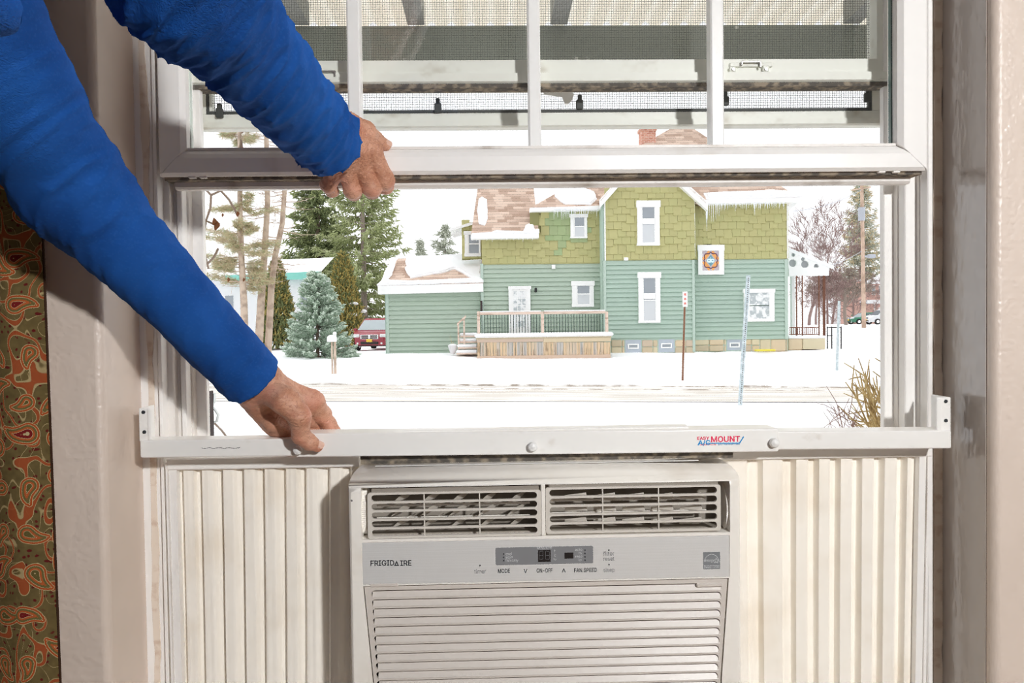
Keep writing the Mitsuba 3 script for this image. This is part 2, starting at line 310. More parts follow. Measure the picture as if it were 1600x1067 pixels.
for px, py in ((467, 702), (832, 697), (1208, 691)):
    c0 = at(px, py, BY); prof_ = [(0, 0), (.0045, 0), (.0058, .002), (.0060, .006), (.0050, .0085), (.0025, .0098), (0, .0101)]
    m = trimesh.creation.revolve(np.array(prof_), sections=24); m.apply_transform(trimesh.transformations.rotation_matrix(np.pi/2, (1, 0, 0))); m.apply_translation(c0)
    part(t, 'knob', m, 'plastic_knob', 40)
def bracket(px0, py0, px1, py1, fold, holes, inner):
    g = part(t, 'end_bracket', cat([pbox(px0, py0, px1, py1, BY+.006, BY+.0085, .001), pbox(fold[0], fold[1], fold[2], py1, BY+.0075, BY+.050, .001)]), 'steel_white')
    for hx, hy in holes:
        m = trimesh.creation.cylinder(.0022, .0012, 14); m.apply_transform(trimesh.transformations.rotation_matrix(np.pi/2, (1, 0, 0))); m.apply_translation(at(hx, hy, BY+.0055)); part(g, 'screw_hole', m, 'ink_black')
    part(g, 'lip', pbox(*inner, BY+.004, BY+.009, .001), 'steel_white')
bracket(217, 638, 234, 690, (217, 638, 219.5), ((224, 644), (225.5, 675)), (230, 640, 235, 688))
bracket(1463, 620, 1486, 676, (1483.5, 620, 1486), ((1478, 627), (1478, 657)), (1463, 622, 1472, 674))
# printed logo on the sleeve
ly = BY-.0003
part(sl, 'printed_word', lettering('MOUNT', 1111, 690.5, 8.6, ly, 46, .0003, True), 'ink_red')
part(sl, 'printed_word', lettering('EASY', 1089.5, 687.0, 4.6, ly, 19, .0003, True), 'ink_red')
part(sl, 'printed_word', lettering('A/C', 1091, 695.4, 7.5, ly, 19, .0003, True), 'ink_blue')
def stroke(pts, w):
    q = [at(px, py, ly) for px, py in pts]; return extr_xz(LineString([(k[0], k[2]) for k in q]).buffer(w*ly/FPX, cap_style=2), ly-.0003, ly)
part(sl, 'printed_line', stroke([(1103, 692.6), (1155.5, 692.2), (1162, 682)], .8), 'ink_blue')
part(sl, 'printed_line', stroke([(1090.5, 695.5), (1095, 688)], .8), 'ink_blue')
part(sl, 'printed_word', lettering('SUPPORT SYSTEM', 1094, 695.8, 1.8, ly, 25, .0003), 'ink_red')
part(sl, 'printed_word', lettering('BUILT FOR SAFETY FIRST', 1122, 695.4, 1.8, ly, 35, .0003), 'ink_blue')
part(t, 'scratch', cat([extr_xz(LineString([(at(315+k, 700+math.sin(k*.4)*.8, BY+.002)[0], at(315+k, 700+math.sin(k*.4)*.8, BY+.002)[2]) for k in range(0, 62, 6)]).buffer(.0003), BY+.0019, BY+.0023)]), 'ink_grey', label='thin dark scratch')

# ---------------------------------------------------------------- pleated side panels
PY = 1.040
def side_panel(fpx, ppx, label, seed):
    "fpx: outer frame px at the top and the foot; ppx: px of the pleat ridges at the top"
    k = thing('side_panel', label, 'panel', None)
    zt_, zb_ = Z(712, PY), zs+.001
    (o_t, o_b), (i_t, i_b) = fpx
    def strip(pt0, pt1, pb0, pb1, Ya, Yb):
        v = [(X(pt0, Ya, 712), zt_), (X(pt1, Ya, 712), zt_), (X(pb1, Ya, 1067), zb_), (X(pb0, Ya, 1067), zb_)]
        return extr_xz(Polygon([(p[0], p[1]) for p in v]), Ya, Yb)
    s = 1 if i_t > o_t else -1
    part(k, 'frame', strip(*( (o_t, o_t+s*17, o_b, o_b+s*17) ), PY-.004, PY+.012), 'vinyl_white')
    part(k, 'frame_rib', strip(o_t+s*3.5, o_t+s*5, o_b+s*3.5, o_b+s*5, PY-.006, PY-.003), 'vinyl_track')
    part(k, 'top_rail', box(min(X(o_t, PY), X(i_t, PY)), max(X(o_t, PY), X(i_t, PY)), PY-.006, PY+.012, Z(724, PY), Z(706, PY), .0015), 'vinyl_white')
    # one continuous folded sheet
    xs, ys = [], []
    for q, (px, dy) in enumerate(ppx): xs.append(px); ys.append(dy)
    rows = 24; V = []
    xs_f, ys_f = [], []
    for i in range(len(xs)-1):
        for tt in np.linspace(0, 1, 6, endpoint=False):
            e = tt*tt*(3-2*tt)*.35+tt*.65; xs_f.append(xs[i]+(xs[i+1]-xs[i])*tt); ys_f.append(ys[i]+(ys[i+1]-ys[i])*e)
    xs_f.append(xs[-1]); ys_f.append(ys[-1]); n = len(xs_f)
    rng = random.Random(seed); wob = [rng.uniform(-1, 1) for _ in range(40)]
    for r in range(rows+1):
        f = r/rows; z = zt_-.006+(zb_-zt_+.006)*f
        for i in range(n):
            u = (xs_f[i]-o_t)/(i_t-o_t); px = xs_f[i] + (1-u)*(o_b-o_t)*f + (i_b-i_t)*u*f
            V.append((X(px, PY, 712+355*f), PY+.004+ys_f[i]+.0006*math.sin(5*f+wob[i % 40]), z))
    F = []
    for r in range(rows):
        for i in range(n-1):
            a_ = r*n+i; F += [(a_, a_+1, a_+n+1), (a_, a_+n+1, a_+n)]
    part(k, 'pleated_sheet', tm(V, F), 'pleat_vinyl', 32)
    return k
lp = [(275, .002), (277, .004)]; ridges = [281, 310, 343, 376, 408.5, 442, 474, 511, 545, 578]
for i, px in enumerate(ridges[:-1]): lp += [(px, .007), (px+5, -.004), (px+20, -.003), (ridges[i+1]-6, .004)]
side_panel(((258, 268), (560, 556)), lp, 'cream pleated filler panel left of the air conditioner', 3)
rp = [(1120, .004)]; rid = [1135, 1170, 1187, 1227, 1241, 1260, 1275, 1295, 1309, 1330, 1342, 1365, 1378, 1402, 1413, 1431]
for i in range(0, len(rid)-1, 2): rp += [(rid[i]+1, .006), (rid[i]+5, -.003), (rid[i+1]-3, -.004), (rid[i+1]+4, .007)] if i else [(1135, .004), (1165, -.003)]
rp = [(1128, .004), (1142, -.003), (1166, -.004), (1172, .006), (1187, .007), (1192, -.004), (1222, -.003), (1228, .006), (1240, .007), (1244, -.004), (1262, -.003), (1268, .006), (1276, .007), (1280, -.004), (1297, -.003), (1302, .006), (1310, .007), (1314, -.004), (1332, -.003), (1337, .006), (1344, .007), (1348, -.004), (1366, -.003), (1371, .006), (1379, .007), (1383, -.004), (1402, -.003), (1407, .006), (1414, .007), (1418, -.004), (1433, .003), (1438, .004)]
side_panel(((1454, 1445), (1125, 1130)), rp, 'cream pleated filler panel right of the air conditioner', 8)

# ---------------------------------------------------------------- the air conditioner
ac = thing('air_conditioner', 'cream white window air conditioner with silver control strip under the steel bar', 'air conditioner')
AY = .930
def ax(px, py=850): return X(px, AY, py)
def az(py, px=850): return Z(py, AY, px)
xl, xr = ax(545), ax(1158); ztp = az(757); zbt = zs+.004
def profile_body():
    # front bezel whose top rolls back towards the window
    ys = [(AY, zbt), (AY, ztp-.006), (AY+.003, ztp+.001), (AY+.012, ztp+.0075), (AY+.030, ztp+.0125), (AY+.060, ztp+.0145), (AY+.085, ztp+.0150), (AY+.085, zbt)]
    return ys
bez = Manifold.extrude(CrossSection([[(y, z) for y, z in profile_body()]]), xr-xl) if False else None
bm = extr_x(profile_body(), xl, xr)
bez = Manifold(m3.Mesh(np.asarray(bm.vertices, np.float32), np.asarray(bm.faces, np.uint32)))
# rounded left and right edges
rnd = Manifold.batch_hull([Manifold.cylinder(2.0, rr_, rr_, 24).translate((x, y, 1)) for x, y, rr_ in ((xl+.006, AY+.0055, .006), (xr-.006, AY+.0055, .006), (xl+.010, AY+.09, .003), (xr-.010, AY+.09, .003))])
bez = bez ^ rnd
vx0, vx1, vz0, vz1 = ax(565), ax(1141), az(837.5), az(757)
bez = bez - mbox(vx0, vx1, AY-.01, AY+.075, vz0, vz1-.0005)
cz0, cz1 = az(908), az(842)
bez = bez - mbox(ax(565), ax(1140), AY-.01, AY+.0012, cz0, cz1)
gz1 = az(909.5)
gp = [(ax(567, 909), gz1), (ax(1139, 909), gz1), (ax(1128, 1067), az(1067)), (ax(1128, 1067)-.003, zbt+.008), (ax(583, 1067)+.003, zbt+.008), (ax(583, 1067), az(1067))]
gpm = extr_xz(Polygon(gp), AY-.01, AY+.03)
gpM = Manifold(m3.Mesh(np.asarray(gpm.vertices, np.float32), np.asarray(gpm.faces, np.uint32)))
bez = bez - gpM
part(ac, 'front_bezel', M2T(bez), 'ac_white', 35)
part(ac, 'cabinet', box(xl+.012, xr-.012, AY+.085, 1.40, zbt, ztp+.005, .004), 'ac_white')
part(ac, 'vent_duct', cat([box(vx0, vx1, AY+.050, AY+.058, vz0, vz1-.001), box(vx0, vx1, AY+.02, AY+.055, vz0-.0005, vz0+.0015)]), 'ac_inner')
cx = (ax(847)+ax(850))/2
part(ac, 'vent_divider', box(ax(846), ax(853), AY+.001, AY+.05, vz0, vz1, .001), 'ac_white')
# louvred air vents
def vent(px0, px1, py0, py1, side):
    fr = part(ac, 'vent_louver', None or vent_frame(px0, px1, py0, py1), 'ac_vent', label='slatted swivelling air outlet')
    x0, x1 = ax(px0), ax(px1); zz0, zz1 = az(py1), az(py0)
    part(fr, 'hood', box(x0+.004, x1-.002, AY+.004, AY+.03, zz1-.001, zz1+.0045, .001), 'ac_inner')
    for i in range(5):
        px = px0 + (px1-px0)*(.17+.165*i) ; 
        for j in range(3):
            pz = py0+12+j*19; sgn = 1 if side < 0 else 1
            A = at(px, pz, AY+.014); w = .0105; hh = .0075
            V = [(A[0]-.008, A[1], A[2]-hh), (A[0]+.004, A[1], A[2]+hh*.4), (A[0]+.020, A[1]+.014, A[2]+hh*.9), (A[0]+.009, A[1]+.014, A[2]-hh*.5)]
            if side > 0: V = [(2*A[0]-v[0]+0.0, v[1], v[2]) for v in V]; V = [(A[0]+.011, A[1], A[2]+hh*.5), (A[0]-.013, A[1]+.006, A[2]-.001+hh*.1), (A[0]-.012, A[1]+.012, A[2]-hh*1.0), (A[0]+.013, A[1]+.002, A[2]-hh*.55)]
            V = np.array(V); pts = np.vstack([V+(0, -.0004, 0), V+(.0010, .0006, 0)]); part(fr, 'vane', hull(pts), 'ac_vent')
    for pz in (.36, .64):
        part(fr, 'linkage_rod', box(x0+.008, x1-.012, AY+.020, AY+.022, zz0+(zz1-zz0)*pz-.001, zz0+(zz1-zz0)*pz+.0012), 'ac_white')
    return fr
def vent_frame(px0, px1, py0, py1):
    x0, x1 = ax(px0), ax(px1); z0, z1 = az(py1), az(py0)
    outer = sbox(x0, z0, x1, z1).buffer(-.003).buffer(.003)
    n = 5; pit = (z1-z0-.003)/n; holes = []
    for i in range(n):
        zc_ = z0+.0022+pit*(i+.5)-.0004; r = pit*.38
        holes.append(LineString([(x0+.0045+r, zc_), (x1-.0045-r, zc_)]).buffer(r))
    m = extr_xz(outer.difference(unary_union(holes)), AY+.001, AY+.005)
    bars = [box(x0+(x1-x0)*f-.0007, x0+(x1-x0)*f+.0007, AY+.002, AY+.007, z0+.002, z1-.002) for f in (.325, .645)]
    return cat([m]+bars)
fl = vent(575, 846, 765.5, 837, -1); fr_ = vent(853.5, 1127, 762.5, 835, 1)
def dial(px, py0, py1, s):
    r = (az(py0)-az(py1))/2; c0 = at(px, (py0+py1)/2, AY+.024); n = 72; th = np.linspace(0, 2*np.pi, n*2, endpoint=False)
    rad = np.where(np.arange(n*2) % 2 == 0, r, r-.0009); pr = np.stack([np.cos(th)*rad, np.sin(th)*rad], 1)
    m = trimesh.creation.extrude_polygon(Polygon(pr), .0055, engine='earcut'); v = m.vertices.copy()
    # a wheel turning about the x axis, its rim bulging out of the slot
    m.vertices = np.stack([c0[0]+(v[:, 2]-.00275), c0[1]+v[:, 0]*.72, c0[2]+v[:, 1]], 1)
    part(ac, 'thumb_wheel', m, 'ac_white', label='ribbed thumb wheel beside the vent')
dial(572, 760, 834, -1); dial(1131.5, 754, 829, 1)
# control strip
cp = part(ac, 'control_panel', box(ax(565.5), ax(1139.5), AY+.0004, AY+.004, cz0+.0003, cz1-.0003, .0004), 'ac_silver', label='silver control strip')
cy = AY+.0004
def on_panel(name, m, mt, parent=cp, **k): return part(parent, name, m, mt, **k)
on_panel('printed_word', lettering('FRIGID', 579, 884, 8.2, cy, 37, .0003, True), 'ink_black')
tri = [at(*p, cy) for p in ((615.8, 884), (623.4, 884), (619.6, 875.6))]; tri_in = [at(*p, cy) for p in ((618.2, 882.6), (621.0, 882.6), (619.6, 879.2))]
on_panel('printed_letter', extr_xz(Polygon([(q[0], q[2]) for q in tri]).difference(Polygon([(q[0], q[2]) for q in tri_in])), cy-.0003, cy), 'ink_black')
on_panel('printed_word', lettering('IRE', 625.5, 883.8, 8.2, cy, 17.5, .0003, True), 'ink_black')
for tx, px, py, hp, w, mt, bd in (('timer', 741, 896, 6.6, 18.5, 'ink_grey', False), ('MODE', 778, 895, 6.2, 19, 'ink_black', True), ('V', 818.5, 895, 6, 5.5, 'ink_black', True), ('ON-OFF', 838.5, 894.5, 6.2, 25, 'ink_black', True),
        ('\u039B', 878, 894.3, 6, 6, 'ink_black', True), ('FAN SPEED', 897, 894, 6.2, 36, 'ink_black', True), ('filter', 942.5, 868, 6.4, 17.5, 'ink_grey', False), ('reset', 943, 876, 6.2, 17, 'ink_grey', False), ('sleep', 943, 893.5, 6.2, 17.5, 'ink_grey', False)):
    on_panel('printed_word', lettering(tx, px, py, hp, cy, w, .0003, bd), mt)
def dot(px, py, r=1.3, Y=None): 
    q = at(px, py, Y or cy); return extr_xz(Point(q[0], q[2]).buffer(r*AY/FPX, 6), (Y or cy)-.0003, (Y or cy))
for px, py in ((750, 883.5), (951.3, 859.5), (951.5, 882)): on_panel('indicator_light', dot(px, py), 'ink_black')
A, B = at(774.5, 883, cy), at(926.5, 852.5, cy)
dp = part(cp, 'display_window', extr_xz(sbox(A[0], A[2], B[0], B[2]).buffer(-.0018).buffer(.0018), cy-.0004, cy+.0005), 'display_grey', label='dark grey display window')
dy = cy-.0004
on_panel('led_display', pbox(840.5, 859, 860.5, 878, dy-.0002, dy+.0002), 'display_black'); on_panel('sensor_window', pbox(882, 863.3, 896, 872.8, dy-.0002, dy+.0002), 'display_black')
for ox in (841.8, 852): 
    seg = [((ox+1, 861), (ox+6, 861)), ((ox+1, 867.5), (ox+6, 867.5)), ((ox+1, 873.3), (ox+6, 873.3)), ((ox+.6, 861.3), (ox+.6, 873)), ((ox+6.4, 861.3), (ox+6.4, 873))]
    on_panel('led_digit', cat([extr_xz(LineString([(at(*p, dy)[0], at(*p, dy)[2]), (at(*q, dy)[0], at(*q, dy)[2])]).buffer(.00022), dy-.0004, dy-.0001) for p, q in seg]), 'ink_grey')
for tx, px, py, hp, w in (('cool', 790, 867.3, 4.4, 10), ('econ', 790, 872.6, 4.2, 11), ('fan only', 790, 877.6, 4.4, 20), ('temp/time', 838.5, 857.4, 4.2, 24), ('F', 866, 862.5, 4, 2.2), ('C', 866, 869.3, 4, 2.6), ('hr', 865.5, 876, 4, 4.4),
        ('auto', 898, 860.6, 4, 12), ('hi', 904.5, 865.8, 4, 4.5), ('med', 899, 871, 4, 10.5), ('lo', 904.5, 876.3, 4, 4.5)):
    on_panel('printed_word', lettering(tx, px, py, hp, dy, w, .0002), 'ink_light')
for px, py in ((786.8, 865.6), (786.8, 870.7), (787, 875.8), (914, 859.5), (914, 864.7), (914, 869.9), (914, 875)): on_panel('indicator_light', dot(px, py, 1.2, dy), 'ink_black')
# energy badge
bd = part(cp, 'energy_badge', pbox(1098.5, 862, 1125.5, 889.5, cy-.0003, cy+.0002), 'badge_grey', label='grey square energy saving badge')
by_ = cy-.0003
def bline(pts, w): 
    q = [at(*p, by_) for p in pts]; return extr_xz(LineString([(k[0], k[2]) for k in q]).buffer(w*AY/FPX), by_-.0002, by_)
arc = [(1112-12*math.cos(t), 880-14*math.sin(t)) for t in np.linspace(.15, math.pi-.15, 24)]
star = [(1119+(4.2 if i % 2 == 0 else 1.8)*math.sin(i*math.pi/5), 876-(4.2 if i % 2 == 0 else 1.8)*math.cos(i*math.pi/5)) for i in range(11)]
on_panel('badge_print', cat([bline(arc, .35), bline(star, .35), bline([(1100, 883.2), (1124, 883.2)], .3)]), 'ink_light')
on_panel('printed_word', lettering('energy', 1101, 877.5, 4.2, by_, 15, .0002), 'ink_light'); on_panel('printed_word', lettering('ENERGY STAR', 1100, 888, 3.4, by_, 24, .0002), 'ink_light')
# intake grille
gr_poly = Polygon(gp).buffer(-.0012)
g = part(ac, 'grille_back', extr_xz(gr_poly, AY+.018, AY+.020), 'ac_dark')
zz = np.arange(0, 24); slots = []; py = 923.0; rows = []
while py < 1190:
    f = (py-909)/158; l_, r_ = 580+f*9, 1128-f*6.5
    rows.append((py, l_, r_)); py += 14.05
for py, l_, r_ in rows:
    p0, p1 = at(l_+5, py, AY), at(r_-5, py-(r_-l_)*.000, AY); rad = 5.9*AY/FPX; zc_ = az(py)
    slots.append(LineString([(p0[0], zc_), (p1[0], zc_)]).buffer(rad, 8))
part(ac, 'intake_grille', extr_xz(gr_poly.difference(unary_union(slots)), AY+.0015, AY+.006), 'ac_taupe', label='taupe slatted intake grille')
G = ac+'__intake_grille'
for py, l_, r_ in rows:
    zc_ = az(py); x0, x1 = ax(l_)-.0005, ax(r_)+.0005; rad = 5.9*AY/FPX
    part(G, 'slat', extr_x([(AY+.0020, zc_-rad-.0006), (AY+.0012, zc_-rad+.0004), (AY+.0046, zc_+rad-.0022), (AY+.008, zc_+rad-.0018), (AY+.006, zc_-rad-.0006)], x0, x1), 'ac_taupe')
for a0, a1, e in ((578, 622, 1), (1088, 1130, -1)):
    part(G, 'pull_tab', pbox(a0, 911.5, a1, 917.5, AY-.0004, AY+.003, .001), 'ac_taupe')
for px, py in ((549.5, 782),):
    m = trimesh.creation.cylinder(.0012, .001, 12); m.apply_transform(trimesh.transformations.rotation_matrix(np.pi/2, (1, 0, 0))); m.apply_translation(at(px, py, AY)); part(ac, 'screw', m, 'metal_screw')
part(t, 'foam_seal', box(X(566, 1.02, 715), X(1140, 1.02, 712), 1.005, 1.022, ztp+.0145, Z(700, BY, 850)), 'dark_seal', label='dark strip added under the bar to block light')  # added dark strip, blocks the light slit between bar and cabinet
part(ac, 'top_label', box(X(587, .99, 722), X(1090, .99, 722), .984, .990, ztp+.0150, ztp+.0156), 'steel_white', label='clear strip of tape along the top edge')

# ---------------------------------------------------------------- the paisley curtain
def paisley(p, n, uv):
    x, z = p.x*1.0, p.z*1.0
    x = x+.004*(fbm(z*30, x*30, 3, 2)-.5); cw, chh = .036, .050; best = mi.Float(9); bf = mi.Float(0)
    ix, iz = dr.floor(x/cw), dr.floor(z/chh)
    for a in (-1, 0, 1):
        for b in (-1, 0, 1):
            cx_, cz_ = ix+a, iz+b; r1, r2, r3 = cell_rand(cx_, cz_, 1), cell_rand(cx_, cz_, 2), cell_rand(cx_, cz_, 3)
            ox, oz = (cx_+.3+.4*r1)*cw, (cz_+.3+.4*r2)*chh; ang = r3*6.283; ca, sa = dr.cos(ang), dr.sin(ang); u = (x-ox)*ca+(z-oz)*sa; v = -(x-ox)*sa+(z-oz)*ca; v = dr.select(r1 > .5, v, -v); sc_ = .50+.36*cell_rand(cx_, cz_, 4); d = mi.Float(9)
            for k in range(9):
                t_ = k/8; px_, pz_ = (-.004+.031*t_)*sc_, (.013*t_**2.6-.004*t_)*sc_; d = dr.minimum(d, dr.sqrt((u-px_)**2+(v-pz_)**2)-(.0115*(1-t_)**.75+.0006)*sc_)
            bf = dr.select(d < best, r2, bf); best = dr.minimum(best, d)
    g = fbm(x*160, z*160, 0, 3); base = mix((.098, .070, .028), (.150, .108, .042), g); w1, w2, wr_ = voronoi(x*150+fbm(z*60, x*60, 1, 2)*2, z*150)
    c = mix(base, (.10, .012, .010), smoothstep(.30, .18, w1)*smoothstep(.55, .65, wr_)); sw_ = dr.abs(dr.sin(26*fbm(x*26, z*20, 7, 2)+z*60)); c = mix(c, (.34, .26, .13), smoothstep(.14, .04, sw_)*smoothstep(.35, .5, noise(x*40, z*40, 2)))
    c = mix(c, (.30, .065, .022), smoothstep(.25, .45, dr.sin(24*fbm(x*34, z*24, 11, 2)+3)-.45)*.9); c = mix(c, (.40, .31, .16), smoothstep(.10, .04, dr.abs(dr.sin(24*fbm(x*34, z*24, 11, 2)+3)-.78))*.8)
    m_ = best*1000
    c = mix(c, (.33, .07, .02), smoothstep(2.6, 2.2, m_)); c = mix(c, (.42, .33, .18), smoothstep(.45, .2, dr.abs(m_-2.5))); c = mix(c, (.13, .10, .035), smoothstep(.2, -.2, m_)); c = mix(c, (.42, .33, .18), smoothstep(.4, .15, dr.abs(m_)))
    c = mix(c, (.36, .085, .025), smoothstep(-2.2, -2.6, m_)); c = mix(c, (.42, .33, .18), smoothstep(.4, .15, dr.abs(m_+4.6))); c = mix(c, dr.select(bf > .5, mi.Color3f(.15, .012, .012), mi.Color3f(.10, .08, .025)), smoothstep(-4.7, -5.1, m_)); return mix(c, (.42, .33, .18), smoothstep(-7.6, -8.2, m_))
mat('paisley_cloth', proc(paisley), .9, .1, bump=lambda p, n, uv: noise(p.x*1400, p.y*600, p.z*1400), bscale=.0004, eps=3e-4)
mat('cloth_edge', (.04, .02, .012), .95, .1); mat('rod_bronze', (.10, .07, .05), .4, .5, metallic=.6)
ct = thing('curtain', 'heavy olive and rust paisley curtain hanging at the left edge of the window wall', 'curtain')
CY = .915; zc0, zc1 = FL+.03, 3.02; nz_, nx2 = 40, 90; V = []
for r in range(nz_+1):
    f = r/nz_; z = zc1+(zc0-zc1)*f; xe = X(74, CY, 533)+(2.0-z)*.012
    for i in range(nx2+1):
        u = i/nx2; V.append((xe-.85*(1-u), CY-.012*(1-.0)*math.sin(2*math.pi*(1-u)*6.3+.6*math.sin(3*f))*min(1, (1-u)*14) - .004, z))
F = []
for r in range(nz_):
    for i in range(nx2): k = r*(nx2+1)+i; F += [(k, k+1, k+nx2+2), (k, k+nx2+2, k+nx2+1)]
V = np.array(V); n_ = len(V); F = np.array(F); rim = [(r*(nx2+1)+nx2) for r in range(nz_+1)]; F3 = [(a, b, b+n_) for a, b in zip(rim[:-1], rim[1:])]+[(a, b+n_, a+n_) for a, b in zip(rim[:-1], rim[1:])]
part(ct, 'panel', tm(np.vstack([V, V+(0, .003, 0)]), np.vstack([F, F[:, ::-1]+n_, F3])), 'paisley_cloth', 50)
part(ct, 'edge_binding', tube([V[k]+(0.0006, .0015, 0) for k in rim], .0014, 6), 'cloth_edge', True)
cr = thing('curtain_rod', 'bronze rod holding the paisley curtain', 'curtain rod'); part(cr, 'rod', tube([(-1.5, CY, zc1+.005), (-.35, CY, zc1+.005)], .012, 12), 'rod_bronze', 40); part(cr, 'bracket', box(-1.32, -1.30, CY, YW+.002, zc1-.03, zc1+.03, .003), 'rod_bronze')
# ---------------------------------------------------------------- the person: one skin surface; shirt, hair, trousers, shoes and nails as parts
def mtets(D, lo, h):
    "marching tetrahedra: always a closed two sided surface"
    n = np.array(D.shape); N = D.size; st = np.array([n[1]*n[2], n[2], 1]); f = D.ravel(); s = D < 0
    mn = s[:-1, :-1, :-1].copy(); mx = mn.copy()
    for a in (0, 1):
        for b in (0, 1):
            for c in (0, 1):
                q = s[a:n[0]-1+a, b:n[1]-1+b, c:n[2]-1+c]; mn &= q; mx |= q
    c0 = np.argwhere(mx & ~mn)@st; off = lambda *k: sum(st[i] for i in k); T = []
    import itertools
    for a, b, c in itertools.permutations(range(3)): T.append(np.stack([c0, c0+off(a), c0+off(a, b), c0+off(0, 1, 2)], 1))
    T = np.vstack(T); neg = f[T] < 0; code = neg@np.array([1, 2, 4, 8]); tris = []
    def E(i, j, m): return np.stack([np.minimum(T[m, i], T[m, j]), np.maximum(T[m, i], T[m, j])], 1)
    for k in range(1, 15):
        m = code == k
        if not m.any(): continue
        I = [i for i in range(4) if k >> i & 1]; O = [i for i in range(4) if not k >> i & 1]
        if len(I) == 1: tr = [[(I[0], o) for o in O]]
        elif len(I) == 3: tr = [[(O[0], i) for i in I]]
        else: e = [(I[0], O[0]), (I[0], O[1]), (I[1], O[1]), (I[1], O[0])]; tr = [[e[0], e[1], e[2]], [e[0], e[2], e[3]]]
        ins = T[m][:, I]; 
        for t_ in tr: tris.append((np.stack([E(i, j, m) for i, j in t_], 1), ins[:, 0]))
    E_ = np.vstack([t_[0] for t_ in tris]); inn = np.concatenate([t_[1] for t_ in tris]); K = E_[..., 0]*N+E_[..., 1]; u, inv = np.unique(K.ravel(), return_inverse=True); i0, i1 = u//N, u % N
    def pos(i): return np.stack([i//st[0], (i//st[1]) % n[1], i % n[2]], 1).astype(float)
    w = np.clip(f[i0]/(f[i0]-f[i1]), .06, .94)[:, None]; V = lo+h*(pos(i0)*(1-w)+pos(i1)*w); F = inv.reshape(-1, 3)
    nn = np.cross(V[F[:, 1]]-V[F[:, 0]], V[F[:, 2]]-V[F[:, 0]]); fl = ((V[F[:, 0]]-(lo+h*pos(inn)))*nn).sum(1) < 0; F[fl] = F[fl][:, ::-1]
    return tm(V, F)
def nets(fn, lo, hi, h, tets=False):
    "surface nets of fn(points) = 0 in a box, cells of size h"
    lo, hi = np.asarray(lo, float), np.asarray(hi, float); n = np.ceil((hi-lo)/h).astype(int)+1
    ax_ = [lo[k]+h*np.arange(n[k]) for k in range(3)]; D = np.empty(n, np.float32); st = max(1, int(3e5/(n[1]*n[2])))
    B = 8; nb = [int(np.ceil(q/B)) for q in n]
    cb_ = np.stack(np.meshgrid(*[lo[k]+h*(np.arange(nb[k])*B+(B-1)/2) for k in range(3)], indexing='ij'), -1).reshape(-1, 3); dc = fn(cb_).reshape(nb)
    D[:] = np.repeat(np.repeat(np.repeat(dc, B, 0), B, 1), B, 2)[:n[0], :n[1], :n[2]]
    near_ = np.argwhere(np.abs(dc) < h*B*.87*1.25+.012); loc = np.stack(np.meshgrid(*[np.arange(B)]*3, indexing='ij'), -1).reshape(-1, 3)
    for i in range(0, len(near_), 600):
        I = (near_[i:i+600, None, :]*B+loc[None]).reshape(-1, 3); I = I[(I < n).all(1)]; D[tuple(I.T)] = fn(lo+h*I)
    D[D == 0] = 1e-7
    if tets: return mtets(D, lo, h)
    c = np.zeros(n-1); acc = np.zeros((*(n-1), 3))
    for a in range(3):
        for o1 in (0, 1):
            for o2 in (0, 1):
                s0 = [slice(0, -1)]*3; s1 = [slice(0, -1)]*3; b, d = (a+1) % 3, (a+2) % 3
                for q, o in ((b, o1), (d, o2)):
                    sl_ = slice(o, n[q]-1+o); s0[q] = sl_; s1[q] = sl_
                s1[a] = slice(1, None); d0, d1 = D[tuple(s0)], D[tuple(s1)]
                cr = (d0 < 0) != (d1 < 0); t_ = np.where(cr, d0/np.where(cr, d0-d1, 1), 0)
                c += cr; acc[..., a] += np.where(cr, t_, 0)
                acc[..., b] += cr*o1; acc[..., d] += cr*o2
    on = c > 0; idx = -np.ones(n-1, int); idx[on] = np.arange(on.sum())
    ij = np.argwhere(on); V = lo + h*(ij + acc[on]/c[on][:, None]); F = []
    for a in range(3):
        b, d = (a+1) % 3, (a+2) % 3
        s0 = [slice(None)]*3; s1 = [slice(None)]*3; s0[a] = slice(0, -1); s1[a] = slice(1, None)
        d0, d1 = D[tuple(s0)], D[tuple(s1)]; e = np.argwhere((d0 < 0) != (d1 < 0)); e = e[(e[:, b] > 0) & (e[:, d] > 0) & (e[:, b] < n[b]-1) & (e[:, d] < n[d]-1)]
        neg = d0[tuple(e.T)] < 0
        eb, ed = np.zeros(3, int), np.zeros(3, int); eb[b] = 1; ed[d] = 1
        q = [idx[tuple((e-x).T)] for x in (eb*0, eb, eb+ed, ed)]
        q = np.stack(q, 1); q[~neg] = q[~neg][:, ::-1]; F.append(q)
    Q = np.vstack(F); F = np.vstack([Q[:, [0, 1, 2]], Q[:, [0, 2, 3]]])
    m = tm(V, F)
    if m.volume < 0: m.invert()
    return m
def soften(m, it):
    "Taubin smoothing"
    from scipy.sparse import coo_matrix, diags
    F = np.asarray(m.faces); e = np.vstack([F[:, [0, 1]], F[:, [1, 2]], F[:, [2, 0]]]); e = np.vstack([e, e[:, ::-1]]); n = len(m.vertices)
    A = coo_matrix((np.ones(len(e)), (e[:, 0], e[:, 1])), (n, n)).tocsr(); A.data[:] = 1; dg = np.asarray(A.sum(1)).ravel(); V = np.array(m.vertices); ok = dg > 0
    for i in range(it):
        for l_ in (.55, -.57): L_ = np.zeros_like(V); L_[ok] = (A@V)[ok]/dg[ok, None]-V[ok]; V = V+l_*L_
    return tm(V, F)
def smin(a, b, k):
    h_ = np.clip(.5+.5*(b-a)/k, 0, 1); return b*(1-h_)+a*h_-k*h_*(1-h_)
